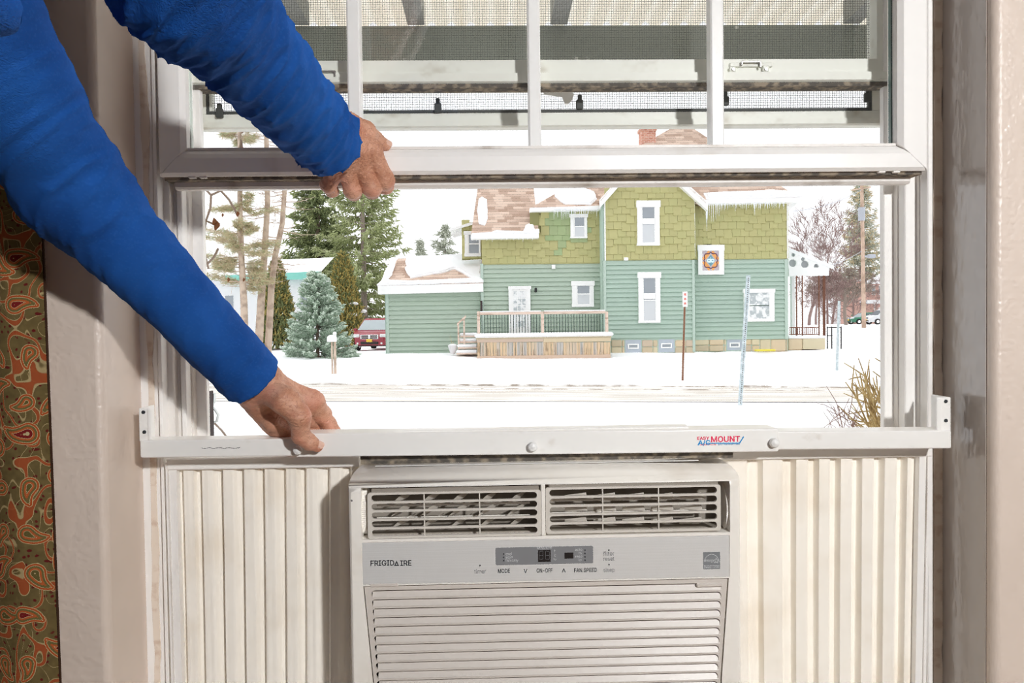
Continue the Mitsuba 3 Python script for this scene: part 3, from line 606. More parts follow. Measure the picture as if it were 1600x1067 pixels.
def cap(p, a, b, ra, rb):
    ab = b-a; t_ = np.clip((p-a)@ab/(ab@ab), 0, 1); return np.linalg.norm(p-a-t_[:, None]*ab, axis=1)-(ra+(rb-ra)*t_)
def ell(p, c, r, rot=None):
    q = p-c
    if rot is not None: q = q@rot
    k0 = np.linalg.norm(q/r, axis=1); k1 = np.linalg.norm(q/(np.asarray(r)**2), axis=1); return k0*(k0-1)/np.maximum(k1, 1e-9)
def chain(p, js, k=.002):
    d = None
    for (a, ra), (b, rb) in zip(js[:-1], js[1:]):
        e = cap(p, a, b, ra, rb); d = e if d is None else smin(d, e, k)
    return d
J = lambda px, py, Y, r: (at(px, py, Y), r)
# skeleton
SHL, SHR = np.array([-.43, .57, 2.335]), np.array([-.13, .42, 2.43])
ELL_, ELR = at(112, 292, .815), at(290, -32, .66)
WL, WR = at(400, 598, .972), at(515, 224, .955)
HIP = np.array([-.56, .02, 1.76]); CHE = np.array([-.40, .33, 2.20]); NECK = np.array([-.255, .53, 2.47]); HEAD = np.array([-.215, .582, 2.562])
# left hand (thumb in front of the bar, fingers behind it)
LT = [J(416, 608, .965, .0165), J(446, 626, .950, .0165), J(468, 650, .948, .0137), J(470, 680, .960, .0105), J(484, 691, .966, .0092), J(496, 697.5, .9715, .0066)]
LF = [[J(489, 629, 1.022, .0135), J(503, 647, 1.043, .0112), J(514, 662, 1.047, .0095), J(527, 680, 1.045, .0078)],
      [J(476, 643, 1.034, .0135), J(490, 663, 1.056, .0108), J(496, 680, 1.058, .0092), J(502, 694, 1.053, .0078)],
      [J(459, 657, 1.036, .0130), J(471, 678, 1.060, .0102), J(477, 692, 1.060, .0088), J(484, 702, 1.054, .0075)],
      [J(441, 667, 1.030, .0120), J(450, 684, 1.055, .0090), J(456, 696, 1.056, .0078), J(462, 704, 1.052, .0068)]]
# right hand (back to the camera, fingers hooked under the sash rail, thumb over it)
RT = [J(545, 193, .985, .0140), J(570, 206, 1.008, .0120), J(586, 217, 1.030, .0098), J(602, 227, 1.042, .0074)]
RF = [[J(578, 236, 1.000, .0140), J(601, 281, 1.020, .0118), J(603, 291, 1.036, .0100), J(600, 293, 1.054, .0085)],
      [J(561, 250, 1.000, .0140), J(581, 293, 1.016, .0115), J(582, 299, 1.034, .0098), J(580, 297, 1.054, .0082)],
      [J(543, 260, 1.000, .0132), J(551, 297, 1.014, .0106), J(553, 302, 1.031, .0092), J(553, 299, 1.050, .0078)],
      [J(526, 266, 1.002, .0118), J(513, 289, 1.014, .0090), J(518, 298, 1.027, .0080), J(522, 300, 1.044, .0068)]]
def hand_sdf(p, W, El, T_, Fs, side):
    fa = (W-El)/np.linalg.norm(W-El)
    palm = None
    ulna = [f[0] for f in Fs]
    for i, (m, r) in enumerate(ulna):
        w0 = W + (m-W)*.18
        e = cap(p, w0, m, .0165 if i in (1, 2) else .0145, r*1.0); palm = e if palm is None else smin(palm, e, .010)
    palm = smin(palm, cap(p, (ulna[0][0]+ulna[1][0])/2, (ulna[2][0]+ulna[3][0])/2, .0125, .0115), .006)
    # wrist: an oval, wider across the knuckle row
    ac_ = ulna[0][0]-ulna[3][0]; ac_ = ac_-fa*(ac_@fa); ac_ /= np.linalg.norm(ac_)
    for s in (-1, 1): palm = smin(palm, cap(p, W+ac_*s*.011, W-fa*.10+ac_*s*.011, .0195, .0230), .012)
    for s in (-1, 1): palm = smin(palm, cap(p, W+ac_*s*.010, W+(ulna[1][0]-W)*.35+ac_*s*.008, .0190, .0170), .010)
    if side < 0:
        palm = smin(palm, cap(p, at(395, 622, .990), at(430, 664, 1.012), .0165, .0150), .010)
        palm = smin(palm, cap(p, at(425, 660, .99), at(450, 676, 1.01), .0110, .010), .010)
    th = chain(p, T_, .004)
    d = smin(palm, th, .010)
    # the web between thumb and index
    d = smin(d, cap(p, T_[1][0], ulna[0][0], .009, .009), .012)
    fing = None
    for i, f in enumerate(Fs):
        e = chain(p, f, .0025)
        e = smin(e, np.linalg.norm(p-f[1][0], axis=1)-f[1][1]*1.07, .003)
        fing = e if fing is None else np.minimum(fing, e)
    d = smin(d, fing, .0055)
    # knuckles, tendons
    dors = np.array([0, -1.0, .35]) if side > 0 else np.array([.3, -.2, 1.0]); dors /= np.linalg.norm(dors)
    for m, r in ulna:
        d = smin(d, np.linalg.norm(p-(m+dors*.0035), axis=1)-r*.86, .004)
        b0 = W+(m-W)*.30; d = smin(d, cap(p, b0+dors*.0155, m+dors*(r-.0005), .0022, .0026), .0050)
    # skin folds
    q = p*np.array([1, 1, 1.0])
    n1 = meshkit.fbm(q*np.array([120, 120, 120.0]), 3, 5)-.5
    along = (p-W)@fa
    n2 = np.abs(meshkit.fbm(np.stack([along*300, (p@ac_)*70, (p@np.cross(fa, ac_))*70], 1), 2, 9)-.5)
    d = d + n1*.0010 + n2*.0022-.0004
    if side > 0:
        # creases across the back of the hand
        s_ = ((p-WR)@fa); v_ = (p-WR)@ac_
        d = d + .0021*np.exp(-((s_-.034)/.020)**2)*(1-np.abs(np.sin((s_*1.0+v_*.75)*430+5*n1)))**2.2 - .0004*np.exp(-((s_-.032)/.018)**2)
    else:
        k_ = np.linalg.norm(p-T_[2][0], axis=1); s_ = (p-T_[1][0])@((T_[3][0]-T_[2][0])/np.linalg.norm(T_[3][0]-T_[2][0]))
        d = d + .0008*np.exp(-(k_/.022)**2)*np.abs(np.sin(s_*650+5*n1))**.8
        s2 = (p-T_[3][0])@((T_[4][0]-T_[2][0])/np.linalg.norm(T_[4][0]-T_[2][0])); k2 = np.linalg.norm(p-T_[3][0], axis=1)
        d = d + .0007*np.exp(-(k2/.010)**2)*np.abs(np.sin(s2*1100))**.8
    return d
def hand_mesh(W, El, T_, Fs, side):
    P_ = np.array([j[0] for j in T_]+[j[0] for f in Fs for j in f]+[W, W+(El-W)*.28])
    fn = lambda p: np.maximum(hand_sdf(p, W, El, T_, Fs, side), (p-(W+(El-W)*.30))@((El-W)/np.linalg.norm(El-W)))
    return nets(fn, P_.min(0)-.048, P_.max(0)+.048, .0014, True)
Lh, Rh = hand_mesh(WL, ELL_, LT, LF, -1), hand_mesh(WR, ELR, RT, RF, 1)
up = NECK-HIP; up /= np.linalg.norm(up); lat = SHR-SHL; lat -= up*(lat@up); lat /= np.linalg.norm(lat); fro = np.cross(up, lat); 
if fro[1] < 0: fro = -fro
TR = np.stack([lat, fro, up], 1)
FOOT = [np.array([-.58, .06, FL+.07]), np.array([-.34, .02, FL+.07])]; KNEE = [np.array([-.57, .14, FL+.48]), np.array([-.36, .12, FL+.48])]
def torso_sdf(p, g=0.0):
    d = ell(p, CHE, (.165+g, .115+g, .20+g), TR)
    d = smin(d, ell(p, HIP+up*.06, (.165+g, .120+g, .16+g), TR), .08)
    d = smin(d, ell(p, (CHE+HIP)/2, (.145+g, .105+g, .20+g), TR), .06)
    d = smin(d, cap(p, SHL*.85+NECK*.15, SHR*.85+NECK*.15, .058+g, .058+g), .07)
    return d
hd_up = HEAD-NECK; hd_up /= np.linalg.norm(hd_up); hf = np.array([.45, .85, -.35]); hf -= hd_up*(hf@hd_up); hf /= np.linalg.norm(hf); hl = np.cross(hf, hd_up); HT = np.stack([hl, hf, hd_up], 1)
HC = HEAD+hd_up*.03
def Hp(x, y, z): return HC + hl*x + hf*y + hd_up*z
def head_sdf(p):
    d = ell(p, Hp(0, -.012, .03), (.076, .096, .092), HT); d = smin(d, ell(p, Hp(0, .012, -.045), (.058, .072, .075), HT), .04)
    d = smin(d, cap(p, Hp(0, .088, .012), Hp(0, .108, -.024), .008, .013), .012)
    for s in (-1, 1):
        d = -smin(-d, np.linalg.norm(p-Hp(s*.031, .094, .012), axis=1)-.014, .012); d = smin(d, np.linalg.norm(p-Hp(s*.031, .078, .010), axis=1)-.0125, .003)
        d = smin(d, ell(p, Hp(s*.078, -.01, -.005), (.008, .018, .031), HT), .006)
    d = smin(d, cap(p, Hp(-.02, .083, -.058), Hp(.02, .083, -.058), .006, .006), .006); d = smin(d, cap(p, Hp(-.018, .080, -.072), Hp(.018, .080, -.072), .006, .006), .006)
    return d
def body_sdf(p):
    d = torso_sdf(p, -.008)
    d = smin(d, cap(p, NECK-hd_up*.06, HEAD-hd_up*.03, .056, .052), .04); d = smin(d, head_sdf(p), .02)
    for S_, E_, W_ in ((SHL, ELL_, WL), (SHR, ELR, WR)):
        a_ = smin(cap(p, S_, E_, .048, .036), cap(p, E_, W_, .036, .024), .01); d = smin(d, a_, .03)
    for s, (k_, f_) in enumerate(zip(KNEE, FOOT)):
        h_ = HIP+lat*(-.09 if s == 0 else .09)-up*.02
        d = smin(d, cap(p, h_, k_, .085, .055), .03); d = smin(d, cap(p, k_, f_, .052, .038), .02); d = smin(d, cap(p, f_-(0, .03, .03), f_+(0, .15, -.035), .032, .028), .02)
    return d
bm = nets(body_sdf, (-.75, -.25, FL-.01), (.02, 1.06, 2.80), .010)
def toM(m): return Manifold(m3.Mesh(np.asarray(m.vertices, np.float32), np.asarray(m.faces, np.uint32)))
# the coarse arms end inside the fine hands
cut = Manifold()
parts_ = [toM(m) for m in (bm, Lh, Rh)]
def cutter(W, El): 
    f = (W-El)/np.linalg.norm(W-El); c_ = W-f*.055; return trimesh.creation.box((.3, .3, .3), transform=trimesh.geometry.align_vectors((0, 0, 1), f) if False else np.vstack([np.hstack([trimesh.geometry.align_vectors((0, 0, 1), f)[:3, :3], (c_+f*.15)[:, None]]), [0, 0, 0, 1]]))
if all(q.status() == m3.Error.NoError and not q.is_empty() for q in parts_):
    b0 = parts_[0]
    for W_, E_ in ((WL, ELL_), (WR, ELR)): b0 = b0 - toM(cutter(W_, E_))
    BODY = M2T(b0 + parts_[1] + parts_[2])
else:
    print('body parts not manifold', [q.status() for q in parts_]); BODY = cat([bm, Lh, Rh])
pe = thing('person', 'person in a royal blue shirt holding the raised sash and the steel bar', 'person')
def skin(p, n, uv):
    a_ = fbm(p.x*55, p.y*55, p.z*55, 3); b_ = fbm(p.x*240, p.y*240, p.z*240, 2); c_ = noise(p.x*900, p.y*900, p.z*900)
    base = mix((.47, .215, .130), (.60, .32, .215), smoothstep(.3, .7, a_)); base = mix(base, (.40, .17, .11), .30*smoothstep(.58, .80, b_)); w_ = dr.abs(fbm(p.x*150+2*a_, p.y*150, p.z*230, 2)-.5); base = mix(base, (.27, .095, .055), .40*smoothstep(.035, .008, w_)); base = mix(base, (.56, .22, .15), .5*smoothstep(.5, .7, fbm(p.x*38+9, p.y*38, p.z*38, 2))); return mix(base, (.66, .43, .32), .25*smoothstep(.6, .9, c_))
mat('skin', proc(skin), .42, .45, bump=lambda p, n, uv: fbm(p.x*420, p.y*420, p.z*420, 3)+1.2*noise(p.x*1400, p.y*1400, p.z*1400)*.4, bscale=.0009, eps=3e-4)
mat('nail', (.68, .44, .36), .25, .5); mat('nail_tip', (.80, .70, .60), .3, .5)
part(pe, 'body', BODY, 'skin', True)
def nail(a, b, outw, r, w):
    ax2 = (b-a)/np.linalg.norm(b-a); o = outw-ax2*(outw@ax2); o /= np.linalg.norm(o); s = np.cross(ax2, o); c_ = b-ax2*.0035; V = []; nn = 9
    for i in range(nn):
        u = i/(nn-1)
        for j in range(nn):
            v = (j/(nn-1)-.5)*2; ww = w*(1-.28*abs(2*u-1)**3); th = v*ww/r
            V.append(c_+ax2*(u*.0125-.0045)+o*(r*math.cos(th)+.0005)+s*(r*math.sin(th)))
    F = []
    for i in range(nn-1):
        for j in range(nn-1): k0 = i*nn+j; F += [(k0, k0+1, k0+nn+1), (k0, k0+nn+1, k0+nn)]
    V = np.array(V); n = len(V); V2 = np.vstack([V, V-o*.0012]); F = np.array(F); F2 = np.vstack([F, F[:, ::-1]+n]); return tm(V2, F2)
mat('nail2', (.66, .42, .33), .28, .5, two=True)
part(pe, 'fingernail', nail(LT[4][0], LT[5][0], np.array([.35, -.6, .75]), .0072, .0062), 'nail2', True)
part(pe, 'fingernail', nail(RT[2][0], RT[3][0], np.array([.1, -.8, .55]), .0078, .0062), 'nail2', True)
part(pe, 'fingernail', nail(RF[0][2][0], RF[0][3][0], np.array([.35, .1, -.9]), .0085, .0065), 'nail2', True)
# ---- the shirt
def sleeve(S_, E_, W_, radii, cuff, seed, side):
    "radii at shoulder, elbow, wrist; cuff: how far past the wrist joint the cuff lies (metres, negative = towards the elbow)"
    fa = (W_-E_)/np.linalg.norm(W_-E_); ua = (E_-S_)/np.linalg.norm(E_-S_); C = W_+fa*cuff
    e1 = np.cross(fa, (0, 1.0, 0)); e1 /= np.linalg.norm(e1); e2 = np.cross(fa, e1); Lf = np.linalg.norm(C-E_); Lu = np.linalg.norm(E_-S_)
    def fn(p):
        k = .012; d = smin(cap(p, S_, E_, radii[0], radii[1]), cap(p, E_, C+fa*.03, radii[1], radii[2]), .03)
        q = p-C; s = q@fa; th = np.arctan2(q@e2, q@e1); sx, cx_ = np.sin(th), np.cos(th)
        # folds run round the arm on a slant, tighter towards the cuff
        g = np.stack([s*34+1.6*th, cx_*1.5, sx*1.5], 1) if False else np.stack([(s*52+sx*1.5+cx_*.9), cx_*.8+s*9, sx*.8], 1)
        r1 = 1-2*np.abs(meshkit.fbm(g, 2, seed)-.5); r2 = 1-2*np.abs(meshkit.fbm(g*2.3+7, 2, seed+3)-.5)
        near = np.exp(-np.clip(-s, 0, 1)/ .16); near2 = np.exp(-((np.clip(-s, 0, 9)-Lf)/.10)**2)
        amp = (.0070*near+.0050*near2+.0022) if side > 0 else (.0022*near+.0036*near2+.0011)
        d = d - amp*(r1**3-.35) - amp*.45*(r2**3-.35)
        w = meshkit.fbm(p*9, 2, seed+9)-.5; d = d+.006*w
        hem = (s > -.026) & (s < -.0225); d = d+.0010*hem
        ripple = .0035*(meshkit.noise(np.stack([cx_*2.2, sx*2.2, np.full_like(s, seed)], 1), 4)-.5)*(2.2 if side > 0 else .6)
        end = s-ripple*1.0; inner = np.maximum(cap(p, E_, C+fa*.05, radii[1]-.012, radii[2]-.0045), -(s+.030))
        return np.maximum(np.maximum(d, end), -inner)
    pts = np.array([S_, E_, C]); h_ = .0026
    m_ = nets(fn, pts.min(0)-.085, pts.max(0)+.075, h_); return soften(m_, 8)
def blue(p, n, uv):
    a_ = fbm(p.x*420, p.y*420, p.z*420, 2); b_ = fbm(p.x*12, p.y*12, p.z*12, 3)
    c_ = mix((.003, .048, .225), (.008, .080, .33), smoothstep(.25, .75, b_)); return mix(c_, (.03, .15, .45), .12*smoothstep(.5, .8, a_))
mat('blue_knit', proc(blue), .85, .25, sheen=.35, sheen_tint=.6, bump=lambda p, n, uv: noise(p.x*1500, p.y*1500, p.z*1500)+.5*fbm(p.x*300, p.y*300, p.z*300, 2), bscale=.0008, eps=3e-4)
mat('dark_stitch', (.003, .03, .14), .9, .1)
mL = sleeve(SHL, ELL_, WL, (.068, .0465, .0345), -.004, 21, -1); mR = sleeve(SHR, ELR, WR, (.070, .0520, .0365), .000, 33, 1)
def shirt_fn(p):
    d = smin(torso_sdf(p, .012), cap(p, CHE+lat*.06+fro*.03, at(-20, 6, .46), .07, .0185), .03); w = meshkit.fbm(p*np.array([7, 7, 7.0]), 3, 77)-.5; d = d+.014*w
    hip_cut = (HIP-up*.02-p)@up
    return np.maximum(d, hip_cut)
sh = part(pe, 'shirt', nets(shirt_fn, (-.72, -.20, 1.55), (.06, .74, 2.58), .0085), 'blue_knit', True, label='royal blue long sleeved shirt')
part(sh, 'sleeve', mL, 'blue_knit', True); part(sh, 'sleeve', mR, 'blue_knit', True)
mat('hair_grey', tint((.20, .17, .14), (.40, .37, .34), 60, .4, .7), .6, .3); mat('denim', (.03, .05, .10), .85, .2); mat('shoe_black', (.03, .03, .03), .5, .4)
def hair_fn(p):
    d = ell(p, Hp(0, -.020, .040), (.084, .100, .094), HT); d = d+.006*(meshkit.fbm(p*40, 3, 4)-.5); return np.maximum(d, ((p-HC)@hf)*.8-((p-HC)@hd_up)*.55-.030)
part(pe, 'hair', nets(hair_fn, HC-.17, HC+.17, .005), 'hair_grey', True)
def trouser_fn(p):
    d = ell(p, HIP+up*.0, (.182, .138, .15), TR)
    for s, (k_, f_) in enumerate(zip(KNEE, FOOT)):
        h_ = HIP+lat*(-.09 if s == 0 else .09)-up*.02; d = smin(d, cap(p, h_, k_, .10, .072), .03); d = smin(d, cap(p, k_, f_+(0, -.01, .03), .070, .060), .02)
    return np.maximum(np.maximum(d, (p-HIP)@up-.03), FL+.055-p[:, 2])
part(pe, 'trousers', nets(trouser_fn, (-.75, -.2, FL), (-.12, .36, 1.95), .009), 'denim', True)
for f_ in FOOT:
    part(pe, 'shoe', nets(lambda p: np.maximum(smin(cap(p, f_-np.array([0, .035, .030]), f_+np.array([0, .16, -.036]), .046, .040), cap(p, f_, f_+np.array([0, 0, .03]), .05, .05), .02), FL+.001-p[:, 2]), f_-(.09, .12, .08), f_+(.09, .26, .1), .006), 'shoe_black', True)
# ---------------------------------------------------------------- exterior materials
mat('snow', tint((.86, .865, .875), (.80, .81, .83), 1.3, .4, .8), .8, .2)
mat('snow_roof', (.87, .875, .885), .8, .2)
def slush(p, n, uv):
    a_ = noise(p.x*.12, p.y*3.1, 0); b_ = fbm(p.x*.25, p.y*6.5, 3, 3); e_ = smoothstep(.56, .72, b_)*smoothstep(.35, .6, a_)
    return mix(mix((.58, .54, .485), (.72, .695, .655), smoothstep(.3, .7, fbm(p.x*.8, p.y*5, 0, 3))), (.33, .27, .21), .75*e_)
mat('road_slush', proc(slush), .7, .3)
mat('slush_edge', tint((.36, .31, .26), (.75, .73, .70), 4.0, .35, .65), .9, .1)
def variants(name, base, n, amp, rough=.75, seed=1, **kw):
    rng = random.Random(seed); out = []
    for i in range(n):
        k = 1+rng.uniform(-amp, amp); out.append(mat('%s_%d' % (name, i), [min(.95, c*k*(1+rng.uniform(-amp, amp)*.25)) for c in base], rough, .2, **kw))
    return out
SID = variants('siding_green', (.425, .51, .425), 4, .025, seed=5); SIDB = variants('siding_bluegreen', (.41, .52, .445), 4, .025, seed=6); SHI = variants('shingle_olive', (.465, .445, .215), 5, .05, seed=7); SHG = variants('shingle_green', (.35, .43, .23), 3, .05, seed=8)
mat('shingle_backing', (.27, .26, .12), .9, .1); WOODB = variants('weathered_board', (.58, .47, .35), 5, .22, seed=9); STO = variants('foundation_stone', (.58, .48, .345), 5, .16, seed=10)  # backing darkened in colour to put shade in the gaps between shingles
mat('trim_pale_green', (.46, .56, .49), .7, .2); mat('trim_white', (.86, .86, .85), .6, .3)
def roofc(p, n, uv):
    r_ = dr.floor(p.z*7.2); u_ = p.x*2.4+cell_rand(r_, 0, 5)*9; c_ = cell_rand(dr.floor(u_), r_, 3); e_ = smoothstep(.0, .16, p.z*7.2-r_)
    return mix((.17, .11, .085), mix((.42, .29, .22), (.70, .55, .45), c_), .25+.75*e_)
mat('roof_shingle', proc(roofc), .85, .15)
mat('window_glass_dark', (.30, .33, .36), .12, .6); mat('curtain_pale', (.62, .64, .66), .8, .2); mat('curtain_lace', proc(lambda p, n, uv: mix((.45, .49, .50), (.82, .83, .83), smoothstep(.35, .65, fbm(p.x*7, p.z*7, 0, 3)))), .8, .2)
mat('black_iron', (.03, .03, .03), .6, .3); mat('rust_iron', (.20, .09, .06), .8, .2); mat('baluster_dark', (.035, .06, .05), .5, .3)
def bricks(p, n, uv):
    r_ = dr.floor(p.z/.082); u_ = (p.x+p.y)/.22+.5*r_; fu, fz = u_-dr.floor(u_), p.z/.082-r_; j_ = dr.minimum(dr.minimum(fu, 1-fu)*2.6, dr.minimum(fz, 1-fz)); return mix((.70, .62, .56), mix((.48, .17, .11), (.66, .32, .22), cell_rand(dr.floor(u_), r_, 2)), smoothstep(.06, .14, j_))
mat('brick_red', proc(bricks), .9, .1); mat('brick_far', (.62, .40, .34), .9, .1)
mat('ice', (.84, .87, .90), .15, .6); mat('glass_block', (.45, .50, .56), .3, .5); mat('bark_pale', tint((.62, .50, .40), (.42, .32, .25), 3.0, .4, .7), .95, .1); mat('bark_grey', (.33, .27, .23), .95, .1); mat('bark_dark', (.16, .12, .09), .95, .1)
mat('twig_mauve', (.33, .235, .215), .95, .1); mat('twig_tan', tint((.58, .46, .24), (.35, .25, .12), 30, .4, .7), .9, .1); mat('dead_leaf', (.22, .10, .05), .9, .1, two=True)
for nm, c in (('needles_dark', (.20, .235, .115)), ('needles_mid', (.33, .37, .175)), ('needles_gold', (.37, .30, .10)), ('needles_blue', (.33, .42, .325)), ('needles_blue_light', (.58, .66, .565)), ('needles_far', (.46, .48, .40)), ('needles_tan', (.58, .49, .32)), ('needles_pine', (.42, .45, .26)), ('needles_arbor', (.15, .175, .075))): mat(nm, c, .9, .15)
mat('teal_paint', (.25, .62, .54), .6, .3); mat('wall_far_white', (.78, .79, .80), .8, .2)
mat('car_red', (.30, .015, .035), .25, .6, clearcoat=.6); mat('car_white', (.78, .79, .80), .3, .5); mat('car_green', (.05, .22, .13), .3, .5); mat('car_glass', (.42, .48, .50), .1, .7); mat('car_glass_dark', (.10, .12, .14), .15, .6); mat('chrome', (.80, .80, .80), .2, .5, metallic=.7); mat('tyre', (.03, .03, .03), .85, .2); mat('plate_yellow', (.85, .55, .08), .5, .3); mat('head_lamp', (.80, .82, .82), .12, .7); mat('car_black', (.05, .035, .035), .6, .3)
mat('galvanised', tint((.46, .54, .56), (.66, .72, .74), 14, .4, .7), .45, .5, metallic=.2); mat('brown_post', (.24, .12, .075), .8, .2); mat('sign_white', (.85, .85, .84), .5, .3); mat('sign_red', (.75, .25, .22), .5, .3)
mat('utility_wood', tint((.62, .46, .36), (.45, .32, .24), 2.0, .4, .7), .9, .1); mat('transformer_grey', (.45, .47, .52), .6, .3); mat('pot_white', (.72, .70, .70), .7, .2); mat('yellow_plastic', (.80, .68, .10), .6, .3)
mat('porch_beam', tint((.20, .225, .20), (.55, .57, .55), 26.0, .76, .84), .8, .2); mat('porch_rafter', (.30, .31, .29), .8, .2)
scene['porch_sheet'] = {'type': 'principledthin', 'base_color': {'type': 'rgb', 'value': [.97, .91, .78]}, 'roughness': .6, 'diff_trans': 1.9, 'spec_trans': 0.0}

# ---------------------------------------------------------------- ground and road
def lin(Y, pxa, pya, pxb, pyb):
    A, B = at(pxa, pya, Y), at(pxb, pyb, Y); k = (B[2]-A[2])/(B[0]-A[0]); return Y, A[2]-k*A[0], k
RN, RF_ = 20.0, 25.0
KN = [(1.0, 0.0, 0.0), (8.0, 0.0, 0.0), lin(RN, 470, 627.5, 1330, 629), lin(RF_, 470, 601.5, 1330, 606.5), lin(34.6, 605, 553, 1250, 549), lin(46, 560, 547, 1300, 533), lin(62, 400, 528, 1347, 512), lin(130, 400, 506, 1360, 507.5), lin(400, 400, 504, 1360, 494)]
KY = np.array([k[0] for k in KN]); KA = np.array([k[1] for k in KN]); KB = np.array([k[2] for k in KN])
def gz(x, y): return np.interp(y, KY, KA) + np.interp(y, KY, KB)*np.clip(x, -40, 40)
setting('ground', 'snow covered ground between the window and the houses')
gy = np.concatenate([np.linspace(1.3, 19.99, 60), np.linspace(20, 25, 8), np.linspace(25.2, 60, 110), np.linspace(61, 390, 60)]); gx = np.concatenate([np.linspace(-220, -31, 30), np.linspace(-30, 30, 151), np.linspace(31, 220, 30)])
GX, GY = np.meshgrid(gx, gy); GZ = gz(GX, GY)
off_road = np.clip(np.minimum(np.abs(GY-RN), np.abs(GY-RF_))/1.0, 0, 1)*((GY < RN) | (GY > RF_))
GZ = GZ + off_road*(.10*(meshkit.fbm(np.stack([GX*.35, GY*.35, GX*0], -1), 3, 5)-.5)+.05*(meshkit.noise(np.stack([GX*1.3, GY*1.3, GX*0], -1), 6)-.5))
GZ = np.where((GY >= RN+.5) & (GY <= RF_-.5), GZ-.05, GZ); nx_, ny_ = len(gx), len(gy)
i_, j_ = np.meshgrid(np.arange(ny_-1), np.arange(nx_-1), indexing='ij'); q0 = (i_*nx_+j_).ravel()
put('ground', tm(np.stack([GX, GY, GZ], -1).reshape(-1, 3), np.vstack([np.stack([q0, q0+1, q0+nx_+1], 1), np.stack([q0, q0+nx_+1, q0+nx_], 1)])), 'snow', True)
setting('road', 'slushy road running past between snow banks'); xs_ = np.linspace(-60, 60, 60); V = []; F = []
ys_ = np.linspace(RN, RF_, 14)
for y in ys_: V += [(x, y, gz(x, y)+.012) for x in xs_]
for r in range(13):
    for c_ in range(59): k0 = r*60+c_; F += [(k0, k0+1, k0+61), (k0, k0+61, k0+60)]
put('road', tm(V, F), 'road_slush', True)
rng = np.random.default_rng(4)
def bank(y, w, seed):
    n = 240; xx = np.linspace(-30, 30, n); a_ = meshkit.fbm(np.stack([xx*.5, xx*0+seed, xx*0], 1), 4, seed); V = []; F = []
    for i, x in enumerate(xx):
        hh = w*(.35+1.1*max(0, a_[i]-.25)); z0 = gz(x, y); V += [(x, y-.10, z0-.03), (x, y, z0+hh), (x, y+.16, z0-.03)]
    for i in range(n-1): k0 = i*3; F += [(k0, k0+3, k0+4), (k0, k0+4, k0+1), (k0+1, k0+4, k0+5), (k0+1, k0+5, k0+2)]
    return tm(V, F)
part('road', 'slush_ridge', bank(RF_-.05, .10, 2), 'slush_edge', True, label='dirty slush ridge along the far edge'); part('road', 'slush_ridge', bank(RF_-1.25, .05, 7), 'slush_edge', True)

# ---------------------------------------------------------------- the green house
H = thing('house', 'two storey house with green clapboards below and olive shingles above', 'house')
HY = 35.0; BYH = 34.3; GYH = 35.15
def on(px, py, P0, N):
    d = ray(px, py); t_ = ((P0-CAM)@N)/(d@N); return CAM+d*t_
def quad_poly(pts, Y): q = [at(*p, Y) for p in pts]; return Polygon([(k[0], k[2]) for k in q])
walls = {'left': ([(753, 412), (945, 411), (945, 553), (753, 556)], HY), 'bay': ([(945, 552), (945, 309), (1010, 237), (1085, 304), (1085, 550)], BYH), 'right': ([(1085, 316), (1231, 313), (1231, 548), (1085, 550)], HY), 'garage': ([(605, 455), (752, 452), (752, 555), (605, 555)], GYH), 'dormer': ([(722, 352), (755, 348), (755, 404), (722, 406)], 36.6)}
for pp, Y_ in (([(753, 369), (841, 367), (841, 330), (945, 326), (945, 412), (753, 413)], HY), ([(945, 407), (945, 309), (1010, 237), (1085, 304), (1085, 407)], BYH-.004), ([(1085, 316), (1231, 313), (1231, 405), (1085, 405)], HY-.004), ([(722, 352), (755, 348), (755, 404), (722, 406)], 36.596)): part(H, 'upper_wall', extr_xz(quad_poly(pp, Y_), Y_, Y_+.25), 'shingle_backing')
for k_, (pp, Y_) in walls.items():
    part(H, 'wall', extr_xz(quad_poly(pp, Y_), Y_, Y_+.25), 'siding_green_0' if k_ in ('left', 'garage') else 'siding_bluegreen_0')
for sx_, y0_, y1_, pp in ((1231, HY, HY+7, (313, 548)), (605, GYH, GYH+6, (455, 555)), (945, BYH, HY, (309, 552)), (1085, BYH, HY, (304, 550))):
    x_ = X(sx_, y0_ if sx_ != 605 else GYH, 430); part(H, 'side_wall', box(x_-.12, x_, y0_+.02, y1_, Z(pp[1], y0_, sx_), Z(pp[0], y0_, sx_)), 'siding_bluegreen_1')
def clap(x0, x1, z, ph, Y, m, zt_=None):
    part(H, 'clapboard', extr_x([(Y-.004, z+ph), (Y-.075, z), (Y+.01, z), (Y+.01, z+ph)], x0, x1), m)
ph = 7.0*HY/FPX; rng_ = random.Random(3)
for (pxa, pxb, pyt, pyb, Y_, mats) in ((753, 943, 412, 556, HY, SID), (946, 1084, 406.5, 531, BYH, SIDB), (1086, 1230, 405, 529, HY, SIDB), (606, 751, 456, 553, GYH, SID)):
    xm = (pxa+pxb)/2; z = Z(pyt, Y_, xm)-ph; ze = Z(pyb, Y_, xm); x0, x1 = X(pxa, Y_, 470), X(pxb, Y_, 470)
    while z > ze-ph*.5: clap(x0, x1, z, ph, Y_, rng_.choice(mats)); z -= ph
